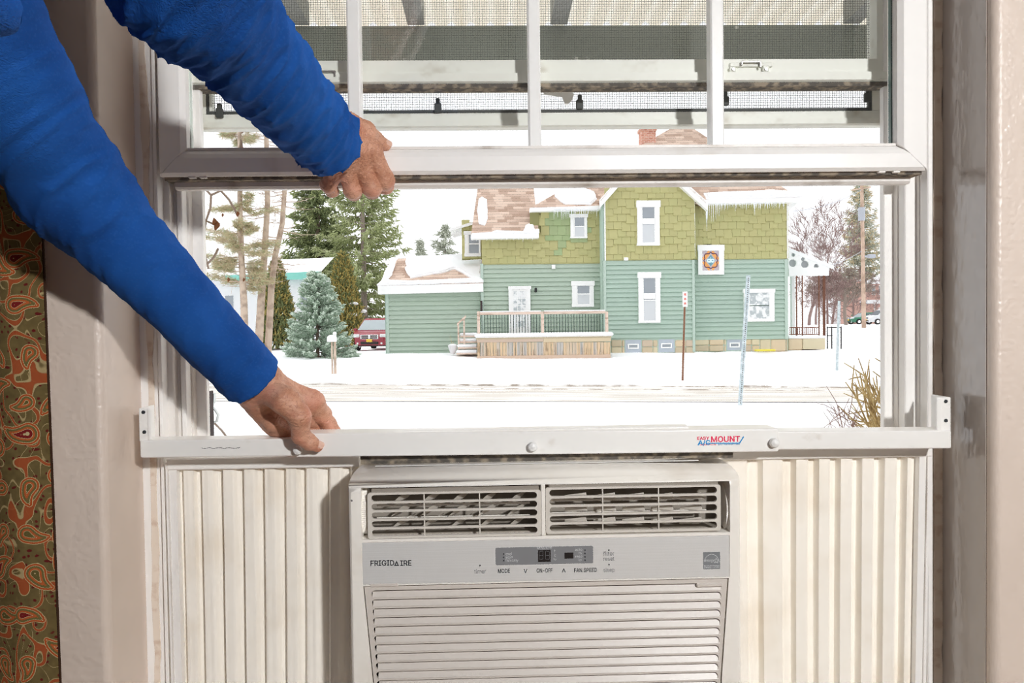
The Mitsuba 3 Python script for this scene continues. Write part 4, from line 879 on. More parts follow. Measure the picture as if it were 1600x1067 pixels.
# olive shingles with staggered butts
sw, shh = 13.2*HY/FPX, 16.5*HY/FPX; cp_ = 11.6*HY/FPX
SHM = hull([(x, y, z) for x in (-sw*.489, sw*.489) for (y, z) in ((-.085, 0), (-.03, 0), (-.026, shh), (-.008, shh))]); SHD = {}
for m in SHI+SHG: SHD[m] = mikit.ply(SHM, m)
wins_px = [(1003, 322, 1024, 378), (899, 340, 911, 366), (1098, 388, 1125, 426), (733, 368, 745, 393)]
def shingles(poly_px, Y, pyb, green=None):
    pl = quad_poly(poly_px, Y); x0, z0, x1, z1 = pl.bounds; xm = sum(p[0] for p in poly_px)/len(poly_px); zb_ = Z(pyb, Y, xm); r = 0; n = 0
    while zb_+r*cp_ < z1+.2:
        x = x0-sw*(.5 if r % 2 else 0)+sw*.5
        while x < x1+sw*.5:
            st = (.0 if rng_.random() < .5 else -.095)*(1 if r else 0); z = zb_+r*cp_+st; a_, b_ = max(x-sw/2, x0), min(x+sw/2, x1); cx_ = (a_+b_)/2
            if b_-a_ > sw*.18 and pl.buffer(.03).contains(Point(cx_, z+(.17 if r == 0 else shh*.35))):
                d_ = np.array([cx_, Y, z+shh*.5])-CAM; px_ = 800+FPX*(d_@CR)/(d_@FW); py_ = 533.5-FPX*(d_@CU)/(d_@FW)
                if not any(a < px_ < c and b < py_ < d for a, b, c, d in wins_px):
                    g = green is not None and green(px_, py_); m = rng_.choice(SHG if g else SHI); k = key(H+'__shingle'); scene[k] = {**SHD[m], 'to_world': mi.ScalarTransform4f().translate([cx_, Y, z]).scale([(b_-a_)/sw, 1, 1])}; n += 1
            x += sw
        r += 1
    return n
gpatch = lambda px, py: (852 < px < 920 and 335 < py < 376) or (868 < px < 888 and py < 393 and py > 330)
n1 = shingles([(753, 371), (840, 370), (840, 331), (945, 327), (945, 411), (753, 412)], HY, 411, gpatch)
n2 = shingles([(945, 405), (945, 309), (1010, 239), (1085, 306), (1085, 405)], BYH, 405); n3 = shingles([(1085, 404), (1085, 319), (1231, 316), (1231, 404)], HY, 404); n4 = shingles([(722, 404), (722, 354), (755, 352), (755, 404)], 36.6, 404)
def hb(name, a, b, c, d, Y0_, Y1_, m, bev=0.0, parent=H, **k): return part(parent, name, pbox(a, b, c, d, Y0_, Y1_, bev), m, **k)
for a, b, c, d, Y_ in ((751.5, 412, 756, 555, HY-.09), (942, 412, 945.5, 550, HY-.09), (943.5, 407, 947.5, 552, BYH-.09), (1082, 406, 1086, 550, BYH-.09), (1226.5, 405, 1231.5, 530, HY-.09), (603.5, 456, 607.5, 555, GYH-.09)): hb('corner_board', a, b, c, d, Y_, Y_+.1, 'trim_pale_green')
hb('belt_trim', 753, 410.5, 943, 412.3, HY-.06, HY, 'shingle_olive_1'); hb('belt_trim', 946, 404.5, 1084, 406, BYH-.06, BYH, 'shingle_olive_1'); hb('belt_trim', 1086, 403.5, 1230, 405, HY-.06, HY, 'shingle_olive_1')
hb('corner_flashing', 944.6, 311, 946.4, 407, BYH-.1, BYH, 'trim_white'); hb('corner_flashing', 1229.8, 316, 1231.6, 404, HY-.1, HY, 'trim_white'); hb('corner_flashing', 1083.6, 306, 1086.2, 402, HY-.72, HY-.6, 'trim_white')
# windows
def hwindow(fr, pn, Y, style, split=.5, label=None):
    a, b, c, d = fr; Y = Y-.09; w = part(H, 'window', cat([pbox(a, b, pn[0], d, Y-.09, Y+.1, .01), pbox(pn[2], b, c, d, Y-.09, Y+.1, .01), pbox(a-1.5, b, c+1.5, pn[1]-.5, Y-.11, Y+.1, .01), pbox(a-.5, pn[3]+.5, c+.5, d, Y-.10, Y+.1, .01)]), 'trim_white', label=label)
    my = pn[1]+(pn[3]-pn[1])*split
    part(w, 'pane', pbox(pn[0]-.5, pn[1]-.7, pn[2]+.5, my-.5, Y-.04, Y-.02), 'window_glass_dark' if style != 'lace' else 'curtain_lace'); part(w, 'pane', pbox(pn[0]-.5, my+.5, pn[2]+.5, pn[3]+.7, Y-.035, Y-.015), {'curtain': 'curtain_pale', 'lace': 'curtain_lace', 'dark': 'window_glass_dark'}[style])
    if style != 'lace':
        part(w, 'sash', pbox(pn[0], my-1, pn[2], my+1, Y-.06, Y-.02), 'trim_white')
    part(w, 'sash', cat([pbox(pn[0]-.5, pn[1]-.5, pn[0]+1, pn[3]+.5, Y-.055, Y-.02), pbox(pn[2]-1, pn[1]-.5, pn[2]+.5, pn[3]+.5, Y-.055, Y-.02)]), 'trim_white')
    return w
w1 = hwindow((996, 313, 1031, 383.5), (1003, 324, 1023.5, 378), BYH, 'curtain', .44); part(w1, 'blind', pbox(1004, 341, 1023, 350, BYH-.165, BYH-.15), 'trim_white')
w2 = hwindow((998, 425, 1032, 504.5), (1005, 435, 1025, 500), BYH, 'curtain', .52); part(w2, 'blind', pbox(1005.5, 458, 1024.5, 467, BYH-.165, BYH-.15), 'trim_white')
hwindow((891.5, 334, 917.5, 372), (897, 340, 914, 369), HY, 'curtain', .48); hwindow((894, 439, 928, 479.5), (901.5, 447, 922, 474.5), HY, 'curtain', .45)
hwindow((1163, 451, 1210.5, 502.5), (1170.5, 458, 1203, 497), HY, 'lace'); hwindow((726, 361, 751, 400.5), (732, 367, 749, 395), 36.6, 'dark')
# the patterned panel, the door and small fittings stand proud of the boards
HF = HY-.085
pn_ = part(H, 'ornament_panel', cat([pbox(1091, 383, 1097.5, 429, HF-.10, HF), pbox(1123.5, 383, 1131.5, 429, HF-.10, HF), pbox(1090, 382.5, 1132.5, 391.5, HF-.12, HF), pbox(1091, 422.5, 1131.5, 429, HF-.11, HF)]), 'trim_white', label='white framed panel with a blue and orange scroll pattern')
pc = at(1110.5, 407, HF-.05); sc = HF/FPX
def motif(p, n, uv):
    u = dr.abs((p.x-pc[0])/sc); v = (p.z-pc[2])/sc; av = dr.abs(v); c = mi.Color3f(.52, .46, .50)
    r = dr.sqrt(u*u+(av*.86)**2); ring = dr.abs(r-11.0+1.3*dr.sin(6*dr.atan2(av, u+1e-3)))
    c = mix(c, (.80, .38, .12), smoothstep(1.5, .9, dr.abs(u*.75+av*.62-9.6)-1.6)*smoothstep(1.2, 2.2, u)*smoothstep(1.0, 2.0, av))
    c = mix(c, (.16, .07, .10), smoothstep(1.1, .6, ring)); c = mix(c, (.16, .33, .40), smoothstep(.8, -.4, u*1.05+av*.85-7.6))
    fl_ = dr.minimum(dr.maximum(u*2.6-1.1, dr.abs(v-.8)-4.6), dr.minimum(dr.abs(dr.sqrt((u-2.8)**2+(v+.2)**2)-2.3)-.75, dr.maximum(dr.abs(v+1.3)-.7, u-3.2)))
    return mix(c, (.72, .86, .94), smoothstep(.5, -.2, fl_))
mat('panel_pattern', proc(motif), .6, .3); part(pn_, 'patterned_face', pbox(1097, 391, 1124, 423, HF-.055, HF-.02), 'panel_pattern')
# door on to the deck
dn = part(H, 'door', cat([pbox(795, 448, 800, 524, HF-.10, HF), pbox(823.5, 448, 829, 524, HF-.10, HF), pbox(794, 447, 830, 452, HF-.11, HF), pbox(800, 451, 824, 524, HF-.05, HF)]), 'trim_white', label='white glazed door with its white frame')
for i in range(3):
    for j in range(5): part(dn, 'pane', pbox(802.5+i*6.6, 455+j*11.6, 808+i*6.6, 465+j*11.6, HF-.055, HF-.045), 'curtain_lace')
hb('wall_lamp', 835.5, 449.5, 839, 456.5, HF-.14, HF, 'black_iron', .02); hb('vent_cover', 862, 413.5, 868, 420, HF-.08, HF, 'trim_white', .02); hb('cable_box', 975, 402, 982, 407, BYH-.14, BYH, 'trim_white', .02); hb('meter_box', 750.5, 470, 753.5, 487, HF-.2, HF, 'car_black')
# foundation
fy = 34.4
def stones(pxa, pxb, pyt, pyb, Y):
    x = pxa
    while x < pxb-2:
        w_ = min(rng_.uniform(11, 24), pxb-x)
        nrow = 2 if rng_.random() < .75 else 1
        for r in range(nrow):
            a = pyt+(pyb-pyt)*r/nrow; b = pyt+(pyb-pyt)*(r+1)/nrow; part(H, 'foundation_stone', pbox(x+.3, a+.3, x+w_-.3, b-.3, Y-rng_.uniform(.02, .07), Y+.2, .03), rng_.choice(STO))
        x += w_
part(H, 'foundation_wall', cat([pbox(945, 530, 1086, 556, BYH+.06, BYH+.3), pbox(1084, 528, 1232, 553, HY+.06, HY+.3)]), 'foundation_stone_2')
for a, b in ((955, 976), (1003, 1028), (1055, 1084)): stones(a, b, 531, 553, BYH)
for a, b in ((1085, 1135), (1160, 1231)): stones(a, b, 529.5, 549, HY)
for a, b, c, d, Y_ in ((977, 531, 1002, 551, BYH), (1029, 530, 1054, 550, BYH), (1136, 529, 1160, 547, HY)):
    w = part(H, 'glass_block_window', pbox(a, b, c, d, Y_-.01, Y_+.1), 'glass_block', label='small grey glass block basement window'); part(w, 'vent_frame', cat([pbox(a+4, b+6, c-4, b+8, Y_-.05, Y_), pbox(a+4, b+12, c-4, b+14, Y_-.05, Y_), pbox(a+4, b+6, a+6, b+14, Y_-.05, Y_), pbox(c-6, b+6, c-4, b+14, Y_-.05, Y_)]), 'trim_white'); part(w, 'pane', pbox(a+6, b+8, c-6, b+12, Y_-.03, Y_), 'window_glass_dark')
# roofs
def slab(P, th, m, name, **k):
    P = [np.asarray(p, float) for p in P]; n_ = np.cross(P[1]-P[0], P[2]-P[0]); n_ /= np.linalg.norm(n_); n_ = n_ if n_[2] > 0 else -n_
    return part(H, name, hull([p for p in P]+[p-n_*th for p in P]), m, **k), n_
def plane_of(P): n_ = np.cross(P[1]-P[0], P[2]-P[0]); n_ /= np.linalg.norm(n_); return P[0], n_ if n_[2] > 0 else -n_
def snow_patch(pts, pl, th, parent=H, seed=1, jag=.25):
    "a patch of snow lying on the roof plane: outline given as seen in the photograph"
    P0, N = pl; q = np.array([on(px, py, P0, N) for px, py in pts]); u = np.cross(N, (0, 0, 1.0)); u /= np.linalg.norm(u); v = np.cross(u, N); P2 = np.stack([(q-P0)@u, (q-P0)@v], 1)
    pl2 = Polygon(P2).buffer(0).buffer(.03); pl2 = pl2 if pl2.geom_type == 'Polygon' else max(pl2.geoms, key=lambda g: g.area); ring = np.array(pl2.exterior.segmentize(.12).coords)[:-1]; nz = meshkit.fbm(np.stack([ring[:, 0]*2.2, ring[:, 1]*2.2, np.full(len(ring), seed)], 1), 3, seed)-.5
    c_ = ring.mean(0); d_ = ring-c_; ring = ring+d_/np.maximum(np.linalg.norm(d_, axis=1, keepdims=True), .01)*nz[:, None]*jag; pl2 = Polygon(ring).buffer(0)
    if pl2.geom_type != 'Polygon': pl2 = max(pl2.geoms, key=lambda g: g.area)
    bot = trimesh.creation.extrude_polygon(pl2, th*.5, engine='earcut'); ins = pl2.buffer(-th*.7); ms = [bot]
    if not ins.is_empty: t2 = trimesh.creation.extrude_polygon(ins if ins.geom_type == 'Polygon' else max(ins.geoms, key=lambda g: g.area), th*.5, engine='earcut'); t2.apply_translation((0, 0, th*.5)); ms.append(t2)
    m = cat(ms); w = m.vertices.copy(); m.vertices = P0+w[:, :1]*u+w[:, 1:2]*v+w[:, 2:]*N; m.fix_normals(); part(parent, 'roof_snow', m, 'snow_roof', label='patch of snow lying on the roof')
# main hip roof
EY = 34.55
e0, e1 = at(828, 325, EY), at(1253, 312, EY); apex = at(1067, 190, 40.0); back0, back1 = e0+(0.3, 11, 0), e1+(0, 11, 0)
slab([e0, e1, apex], .06, 'roof_shingle', 'roof_slope'); slab([e1, back1, apex], .06, 'roof_shingle', 'roof_slope'); slab([e0, back0, apex], .06, 'roof_shingle', 'roof_slope')
PLM = plane_of([e0, e1, apex])
def eave(pa, pb, Y, hpx, name='fascia'):
    A, B = at(*pa, Y), at(*pb, Y); h_ = hpx*Y/FPX; part(H, name, hull([A, B, A-(0, 0, h_), B-(0, 0, h_), A+(0, .6, 0), B+(0, .6, 0), A+(0, .6, -h_), B+(0, .6, -h_)]), 'trim_white')
eave((828, 324.5), (944, 321), EY-.03, 6); eave((1100, 312), (1252.5, 308.5), EY-.03, 7)
part(H, 'soffit_bracket', hull([at(1232, 316, 34.9), at(1250, 313, 34.9), at(1232, 330, 34.9), at(1232, 316, 35.3), at(1250, 313, 35.3), at(1232, 330, 35.3)]), 'trim_white')
# bay gable roof
ap, gl, grr = at(1010, 232, BYH-.35), at(938, 313, BYH-.35), at(1106, 318, BYH-.35); dep = np.array([0, 4.5, 0])
slab([ap, gl, gl+dep, ap+dep], .06, 'roof_shingle', 'roof_slope'); slab([ap, grr, grr+dep, ap+dep], .06, 'roof_shingle', 'roof_slope')
for A, B in ((gl, ap), (grr, ap)): d_ = np.array([0, 0, -.30]); part(H, 'rake_board', hull([A+(0, 0, .06), B+(0, 0, .06), A+d_, B+d_, A+(0, .30, .06), B+(0, .30, .06), A+(0, .3, 0)+d_, B+(0, .3, 0)+d_]), 'trim_white')
# lower left roof
A_, B_, C_, D_ = at(736, 366.5, 34.4), at(842, 364.5, 34.4), at(829, 252, 39.5), at(752, 254, 39.5); slab([A_, B_, C_, D_], .06, 'roof_shingle', 'roof_slope'); PLA = plane_of([A_, B_, C_]); eave((735.5, 366), (842, 364.5), 34.37, 7)
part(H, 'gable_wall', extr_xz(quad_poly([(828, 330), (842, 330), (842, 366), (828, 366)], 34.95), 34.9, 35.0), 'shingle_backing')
# dormer roof, garage roof
a_, b__ = at(703, 357, 36.3), at(757, 341, 36.3); part(H, 'dormer_roof', hull([a_, b__, a_-(0, 0, .12), b__-(0, 0, .12), a_+(0, 4, 0), b__+(0, 4, 0)]), 'trim_white')
A_, B_, C_, D_ = at(589, 446, 34.7), at(755, 441, 34.7), at(755, 395, 39.0), at(622, 404, 39.0); slab([A_, B_, C_, D_], .06, 'roof_shingle', 'roof_slope'); PLG = plane_of([A_, B_, C_]); eave((590, 446.5), (755, 442.5), 34.67, 13)
snow_patch([(637, 404), (752, 398), (752, 440), (738, 436), (725, 428), (712, 421), (700, 425), (672, 430), (640, 436), (635, 420)], PLG, .12, seed=2)
snow_patch([(591, 446), (755, 441), (755, 436), (690, 439), (640, 441), (612, 440), (600, 436)], PLG, .10, seed=3, jag=.15); snow_patch([(606, 418), (612, 410), (618, 408), (612, 430), (600, 443), (595, 443)], PLG, .06, seed=4, jag=.1)
snow_patch([(749, 312), (753, 309), (760, 313), (761, 342), (757, 352), (749, 350), (747, 330)], PLA, .08, seed=5, jag=.08); snow_patch([(738, 366), (842, 364), (842, 359), (815, 363), (775, 361), (768, 364)], PLA, .07, seed=6, jag=.06); snow_patch([(822, 352), (832, 349), (836, 360), (818, 362)], PLA, .05, seed=7, jag=.2)
snow_patch([(866, 296), (880, 290), (902, 292), (928, 301), (932, 312), (922, 320), (884, 319), (868, 308)], PLM, .10, seed=8, jag=.15); snow_patch([(1118, 312), (1252, 308), (1236, 301), (1205, 299), (1170, 301), (1130, 302), (1100, 304), (1104, 312)], PLM, .14, seed=9, jag=.10)
# chimney
cy_ = 38.5; ch = hb('chimney', 1002.5, 203, 1025, 262, cy_, cy_+.7, 'brick_red'); hb('chimney_cap', 1001, 199, 1026.5, 203.5, cy_-.06, cy_+.76, 'brick_red', 0, ch); hb('chimney_pot', 1006, 195.5, 1021, 199, cy_+.1, cy_+.6, 'trim_white', 0, ch)
# icicles
def icicle(px, py, L_, w, Y):
    b0 = at(px, py, Y); l_ = L_*Y/FPX; r = w*Y/FPX; part(H, 'icicle', tube([b0, b0-(0, 0, l_*.5), b0-(0, 0, l_)], [r, r*.55, .004], 5), 'ice', True)
for i in range(30): px = 866+i*2.35+rng_.uniform(-.7, .7); icicle(px, 326, rng_.uniform(5, 17)*(1 if px < 905 else 1.0), rng_.uniform(.6, 1.0), EY-.05)
for i in range(44):
    px = 1103+i*2.85+rng_.uniform(-.8, .8); L_ = rng_.uniform(5, 14)+(20*math.exp(-((px-1110)/13)**2)*rng_.uniform(.6, 1.2)); icicle(px, 318-(px-1100)*.02, L_, rng_.uniform(.6, 1.15), EY-.05)
icicle(1104, 318, 43, 1.2, EY-.05); icicle(1179, 317, 20, 1.0, EY-.05)
for i in range(12): icicle(745+i*8+rng_.uniform(-2, 2), 372, rng_.uniform(2, 6), .6, 34.35)
# ---- the side porch
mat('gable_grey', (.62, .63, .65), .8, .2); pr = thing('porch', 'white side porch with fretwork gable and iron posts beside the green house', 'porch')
p0 = 36.0
def pp_(name, a, b, c, d, Y0_, Y1_, m, bev=0., **k): return part(pr, name, pbox(a, b, c, d, Y0_, Y1_, bev), m, **k)
A, B = at(1230, 386, p0), at(1303, 415, p0); part(pr, 'roof_slab', hull([A, B, A-(0, 0, .16), B-(0, 0, .16), A+(0, 3, .4), B+(0, 3, .4)]), 'snow_roof')
pp_('beam', 1232, 418, 1296, 431, p0, p0+.3, 'trim_white')
fret = quad_poly([(1232, 390), (1296, 416), (1296, 420), (1232, 420)], p0)
holes = unary_union([Point(at(px, py, p0)[0], at(px, py, p0)[2]).buffer(r*p0/FPX) for px, py, r in ((1239, 411, 6), (1258, 413, 6), (1276, 416, 4), (1240, 398, 3), (1255, 405, 3))]); part(pr, 'fretwork', extr_xz(fret.difference(holes), p0+.02, p0+.12), 'trim_white')
part(pr, 'gable_board', extr_xz(quad_poly([(1232, 392), (1292, 416), (1292, 419), (1232, 419)], p0+.4), p0+.4, p0+.45), 'gable_grey'); pp_('base_block', 1232, 529, 1254, 547, p0-.6, p0+2.5, 'foundation_stone_1', .03); pp_('base_block', 1254, 528, 1290, 546, p0-.6, p0+2.5, 'foundation_stone_3', .03); pp_('base_snow', 1231, 524.5, 1292, 529, p0-.65, p0+2.5, 'snow_roof', .04)  # grey board added behind the fretwork, its colour stands in for shade
pp_('white_column', 1237, 431, 1242, 525, p0+1.6, p0+1.8, 'trim_white')
for px in (1245, 1254, 1280, 1287, 1289): pp_('iron_post', px-.7, 430, px+.7, 527, p0, p0+.06, 'rust_iron')
for a, b in ((1233, 1256), (1256, 1280)):
    pp_('iron_rail', a, 511, b, 512, p0, p0+.04, 'rust_iron'); pp_('iron_rail', a, 522, b, 523, p0, p0+.04, 'rust_iron')
    for i in range(7): pp_('iron_baluster', a+i*3.3, 512, a+i*3.3+.7, 523, p0, p0+.03, 'rust_iron')
# ---- the deck
dk = thing('deck', 'snowy weathered wooden deck with dark metal balusters in front of the house', 'deck')
DY = 32.6
def dk_(name, a, b, c, d, Y0_, Y1_, m, bev=0., **k): return part(dk, name, pbox(a, b, c, d, Y0_, Y1_, bev), m, **k)
dk_('deck_floor', 744, 526.5, 956, 529, DY-.05, BYH-.08, 'weathered_board_1'); dk_('deck_snow', 741, 520, 960, 527, DY-.12, BYH-.1, 'snow_roof', .12, label='layer of snow on the deck')
dk_('fascia_board', 745, 528, 849, 534.5, DY-.04, DY, 'weathered_board_0', .01); dk_('fascia_board', 849, 527.5, 955, 534, DY-.04, DY, 'weathered_board_3', .01); dk_('bottom_board', 745, 555, 955, 560.5, DY-.05, DY, 'weathered_board_2', .01)
def woodgrain(p, n, uv): g = fbm(p.x*26, p.y*5, p.z*1.3, 3); b_ = cell_rand(dr.floor((p.x+50)/.137)); return mix(mix((.66, .50, .33), (.50, .47, .44), smoothstep(.3, .7, b_)), (.24, .16, .10), .75*smoothstep(.52, .72, g)*smoothstep(.3, .6, noise(p.x*3, 2, p.z*3)))
mat('skirt_wood', proc(woodgrain), .9, .1); mat('rail_wood', proc(lambda p, n, uv: mix((.70, .56, .47), (.34, .22, .15), .7*smoothstep(.55, .7, fbm(p.x*1.3, p.y*3, p.z*9, 3)))), .9, .1)
px = 746.0
while px < 953:
    w_ = rng_.uniform(4.2, 5.6); dk_('skirt_board', px, 534.5+rng_.uniform(-.2, .2), min(px+w_-.5, 954), 557, DY-rng_.uniform(-.01, .01), DY+.03, 'skirt_wood'); px += w_
for a in (745.5, 845.5, 946): dk_('post', a, 486.5, a+4.5, 524, DY+.05, DY+.16, 'rail_wood', .01)
dk_('post', 942, 489, 945.5, 524, 34.4, 34.5, 'rail_wood')
for a, b in ((750, 845.5), (850, 946)): dk_('top_rail', a, 487.2 if a < 800 else 486, b, 491.5 if a < 800 else 490.3, DY+.04, DY+.18, 'rail_wood', .01); dk_('rail_snow', a, 485.6 if a < 800 else 484.4, b, 487.4 if a < 800 else 486.2, DY+.02, DY+.2, 'snow_roof', .02)
for i in range(43):
    p_ = 753+i*4.5
    if abs(p_-848) > 3.5: dk_('baluster', p_-.45, 491, p_+.45, 523, DY+.09, DY+.12, 'baluster_dark')
st = thing('steps', 'snow covered wooden steps with a handrail beside the deck', 'steps')
for i in range(4): part(st, 'tread', pbox(719-i*2, 524+i*9, 746, 527+i*9, DY+1.3-i*.28, DY+1.75, .01), 'rail_wood'); part(st, 'tread_snow', pbox(718-i*2, 520+i*9, 746, 524.5+i*9, DY+1.26-i*.28, DY+1.75, .05), 'snow_roof')
for px in (715, 724): part(st, 'rail_post', pbox(px, 497 if px == 724 else 504, px+2.5, 551, DY+.9, DY+1.0), 'rail_wood')
A, B = at(714, 505, DY+.88), at(728, 492, DY+.88); part(st, 'handrail', hull([A, B, A-(0, 0, .10), B-(0, 0, .1), A+(0, .14, 0), B+(0, .14, 0), A+(0, .14, -.1), B+(0, .14, -.1)]), 'rail_wood')
pt = thing('flower_pot', 'white urn shaped flower pot with a bare stem by the steps', 'flower pot'); c0 = at(707.5, 553, 33.6)
m = trimesh.creation.revolve(np.array([(0, 0), (.09, 0), (.13, .10), (.17, .24), (.20, .33), (.20, .37), (.16, .37), (0, .33)]), sections=20); m.apply_translation(c0); part(pt, 'bowl', m, 'pot_white', 40); part(pt, 'stem', cat([tube([c0+(0, 0, .35), c0+(-.08, 0, .62), c0+(-.10, 0, .80)], [.012, .009, .004], 5), tube([c0+(0, 0, .35), c0+(.05, 0, .55)], [.01, .004], 5)]), 'twig_tan'); part(pt, 'snow_cap', M2T(Manifold.sphere(.17, 14).scale((1, 1, .35)).translate((c0+(0, 0, .37)).tolist())), 'snow_roof', True)
# ---------------------------------------------------------------- trees
def sprays(pts, dirs, L_, w, rng, n, droop=.35):
    "n thin three sided needle sprays about the given points"
    i = rng.integers(0, len(pts), n); c = pts[i]; d = dirs[i]+rng.normal(0, .55, (n, 3)); d[:, 2] -= droop*rng.random(n); d /= np.linalg.norm(d, axis=1, keepdims=True)
    l_ = L_*rng.uniform(.55, 1.25, n)[:, None]; s = np.cross(d, rng.normal(0, 1, (n, 3))); s /= np.maximum(np.linalg.norm(s, axis=1, keepdims=True), 1e-6); s2 = np.cross(d, s); ww = w*rng.uniform(.6, 1.3, n)[:, None]
    c = c+rng.normal(0, L_*.18, (n, 3)); a = c-d*l_*.35; b = c+d*l_*.65; m1 = c+s*ww; m2 = c-s*ww*.5+s2*ww*.8; m3_ = c-s*ww*.5-s2*ww*.8
    V = np.stack([a, b, m1, m2, m3_], 1).reshape(-1, 3); k = np.arange(n)*5; F = np.vstack([np.stack(q, 1) for q in ((k, k+2, k+3), (k, k+3, k+4), (k, k+4, k+2), (k+1, k+3, k+2), (k+1, k+4, k+3), (k+1, k+2, k+4))]); return tm(V, F)
def conifer(name, label, base, Ht, R, seed, m, bark, n, L_, w, shape=.9, lo=.04, whorl=.5, lift=.05, group=None, snow=0, droop=.35, gaps=0.0, second=None, cat_='tree'):
    rng = np.random.default_rng(seed); t_ = thing(name, label, cat_, group); base = np.asarray(base, float)
    part(t_, 'trunk', tube([base-(0, 0, .1), base+(0, 0, Ht*.5), base+(0, 0, Ht*.98)], [Ht*.014+.03, Ht*.009+.015, .01], 7), bark, True)
    P, D, br = [], [], []; z = lo*Ht
    while z < Ht*.985:
        f = (z/Ht-lo)/(1-lo); r = R*(1-f)**shape; k = max(4, int(5+r*2.2))
        for q in range(k):
            if rng.random() < gaps: continue
            a = rng.uniform(0, 2*np.pi); rr_ = r*rng.uniform(.72, 1.12); e = np.array([math.cos(a)*rr_, math.sin(a)*rr_, rr_*(lift-.22*(1-f))]); b0 = base+(0, 0, z); m_ = b0+e*.55+(0, 0, -.05*rr_)
            br.append(tube([b0, m_, b0+e], [.012+.012*rr_*.5, .012, .004], 4, False)); g = max(3, int(rr_/L_*2.2))
            for s in np.linspace(.22, 1, g): P.append(b0+e*s+(0, 0, -.10*rr_*math.sin(s*3.1))); dd = e/np.linalg.norm(e); D.append(dd)
        z += whorl*rng.uniform(.75, 1.2)*(1-.45*f)
    P, D = np.array(P), np.array(D); part(t_, 'branches', cat(br), bark, kind='stuff')
    if second: part(t_, 'foliage', sprays(P, D, L_, w, rng, int(n*.6), droop), m, kind='stuff'); part(t_, 'foliage_tips', sprays(P+D*L_*.35+(0, 0, L_*.2), D, L_*.8, w, rng, int(n*.4), droop), second, kind='stuff')
    else: part(t_, 'foliage', sprays(P, D, L_, w, rng, n, droop), m, kind='stuff')
    if snow:
        i = rng.integers(0, len(P), snow); part(t_, 'snow_clumps', cat([M2T(Manifold.sphere(1, 6).scale((L_*.55*s_, L_*.55*s_, L_*.26*s_)).translate((P[q]+D[q]*L_*.5+(0, 0, L_*.25)).tolist())) for q, s_ in zip(i, rng.uniform(.5, 1.2, snow))]), 'snow_roof', True, kind='stuff')
    return t_
def gbase(px, Y, py=520): x = at(px, py, Y)[0]; return np.array([x, Y, gz(x, Y)])
def top_h(px, py, Y, b): return at(px, py, Y)[2]-b[2]
def con(name, label, px, Y, pyt, rpx, seed, *a, **k): b = gbase(px, Y); return conifer(name, label, b, top_h(px, pyt, Y, b), rpx*Y/FPX, seed, *a, **k)
con('spruce_tree', 'tall dark spruce, second from the green garage, rising behind the golden arborvitae', 500, 74, 180, 66, 11, 'needles_dark', 'bark_dark', 13000, .74, .082, .75, .02, .62, .10, gaps=.15, second='needles_mid', droop=.9)
con('spruce_tree', 'tall loose yellowish green spruce nearest the garage roof, above the red van', 570, 70, 168, 92, 12, 'needles_mid', 'bark_grey', 12500, .72, .074, .70, .02, .70, .16, gaps=.30, second='needles_pine', droop=1.0)
con('blue_spruce', 'young pale blue spruce standing alone in the snow by the mailbox', 496, 33.5, 426, 55, 13, 'needles_blue', 'bark_dark', 26000, .19, .036, .58, .01, .15, .22, second='needles_blue_light', droop=.0)
def arbor(label, px, Y, pyt, rpx, seed, m, n, snow=0, second=None):
    rng = np.random.default_rng(seed); b = gbase(px, Y); Ht = top_h(px, pyt, Y, b); R = rpx*Y/FPX; t_ = thing('arborvitae', label, 'tree'); part(t_, 'trunk', tube([b-(0, 0, .1), b+(0, 0, Ht*.8)], [.10, .03], 6), 'bark_dark')
    u = rng.random(n); a = rng.uniform(0, 2*np.pi, n); f = u**.8; r = R*np.minimum(1, (1-f)*1.55)**.75*np.sqrt(rng.uniform(.45, 1, n)); P = b+np.stack([np.cos(a)*r, np.sin(a)*r, .1+f*Ht*.97], 1); D = np.stack([np.cos(a)*.5, np.sin(a)*.5, np.ones(n)], 1)
    part(t_, 'foliage', sprays(P, D, .42, .07, rng, n, 0), m, kind='stuff')
    if second: part(t_, 'foliage_tips', sprays(P+D*.1, D, .34, .06, rng, n//2, 0), second, kind='stuff')
    if snow: part(t_, 'snow_clumps', cat([M2T(Manifold.sphere(1, 8).scale((.34, .30, .13)).translate((P[q]+D[q]*.1).tolist())) for q in rng.integers(0, n, snow) if P[q][2]-b[2] < Ht*.5]), 'snow_roof', True, kind='stuff')
arbor('golden brown arborvitae with snow on its skirt, behind the blue spruce', 537, 50, 398, 28, 21, 'needles_gold', 5200, 26, 'needles_arbor')
arbor('dark green arborvitae behind the leaning pale trunks', 434, 48, 408, 25, 22, 'needles_arbor', 4200, 0, 'needles_gold')
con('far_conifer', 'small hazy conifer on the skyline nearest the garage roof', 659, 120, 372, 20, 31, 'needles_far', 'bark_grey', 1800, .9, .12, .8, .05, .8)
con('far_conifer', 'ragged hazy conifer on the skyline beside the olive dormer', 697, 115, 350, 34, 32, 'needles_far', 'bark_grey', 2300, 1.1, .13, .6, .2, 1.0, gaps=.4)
con('far_spruce', 'hazy spruce behind the utility pole', 1345, 128, 285, 46, 33, 'needles_far', 'bark_grey', 8000, 1.1, .09, .7, .10, .9, .2, gaps=.3, second='needles_tan', droop=.6)
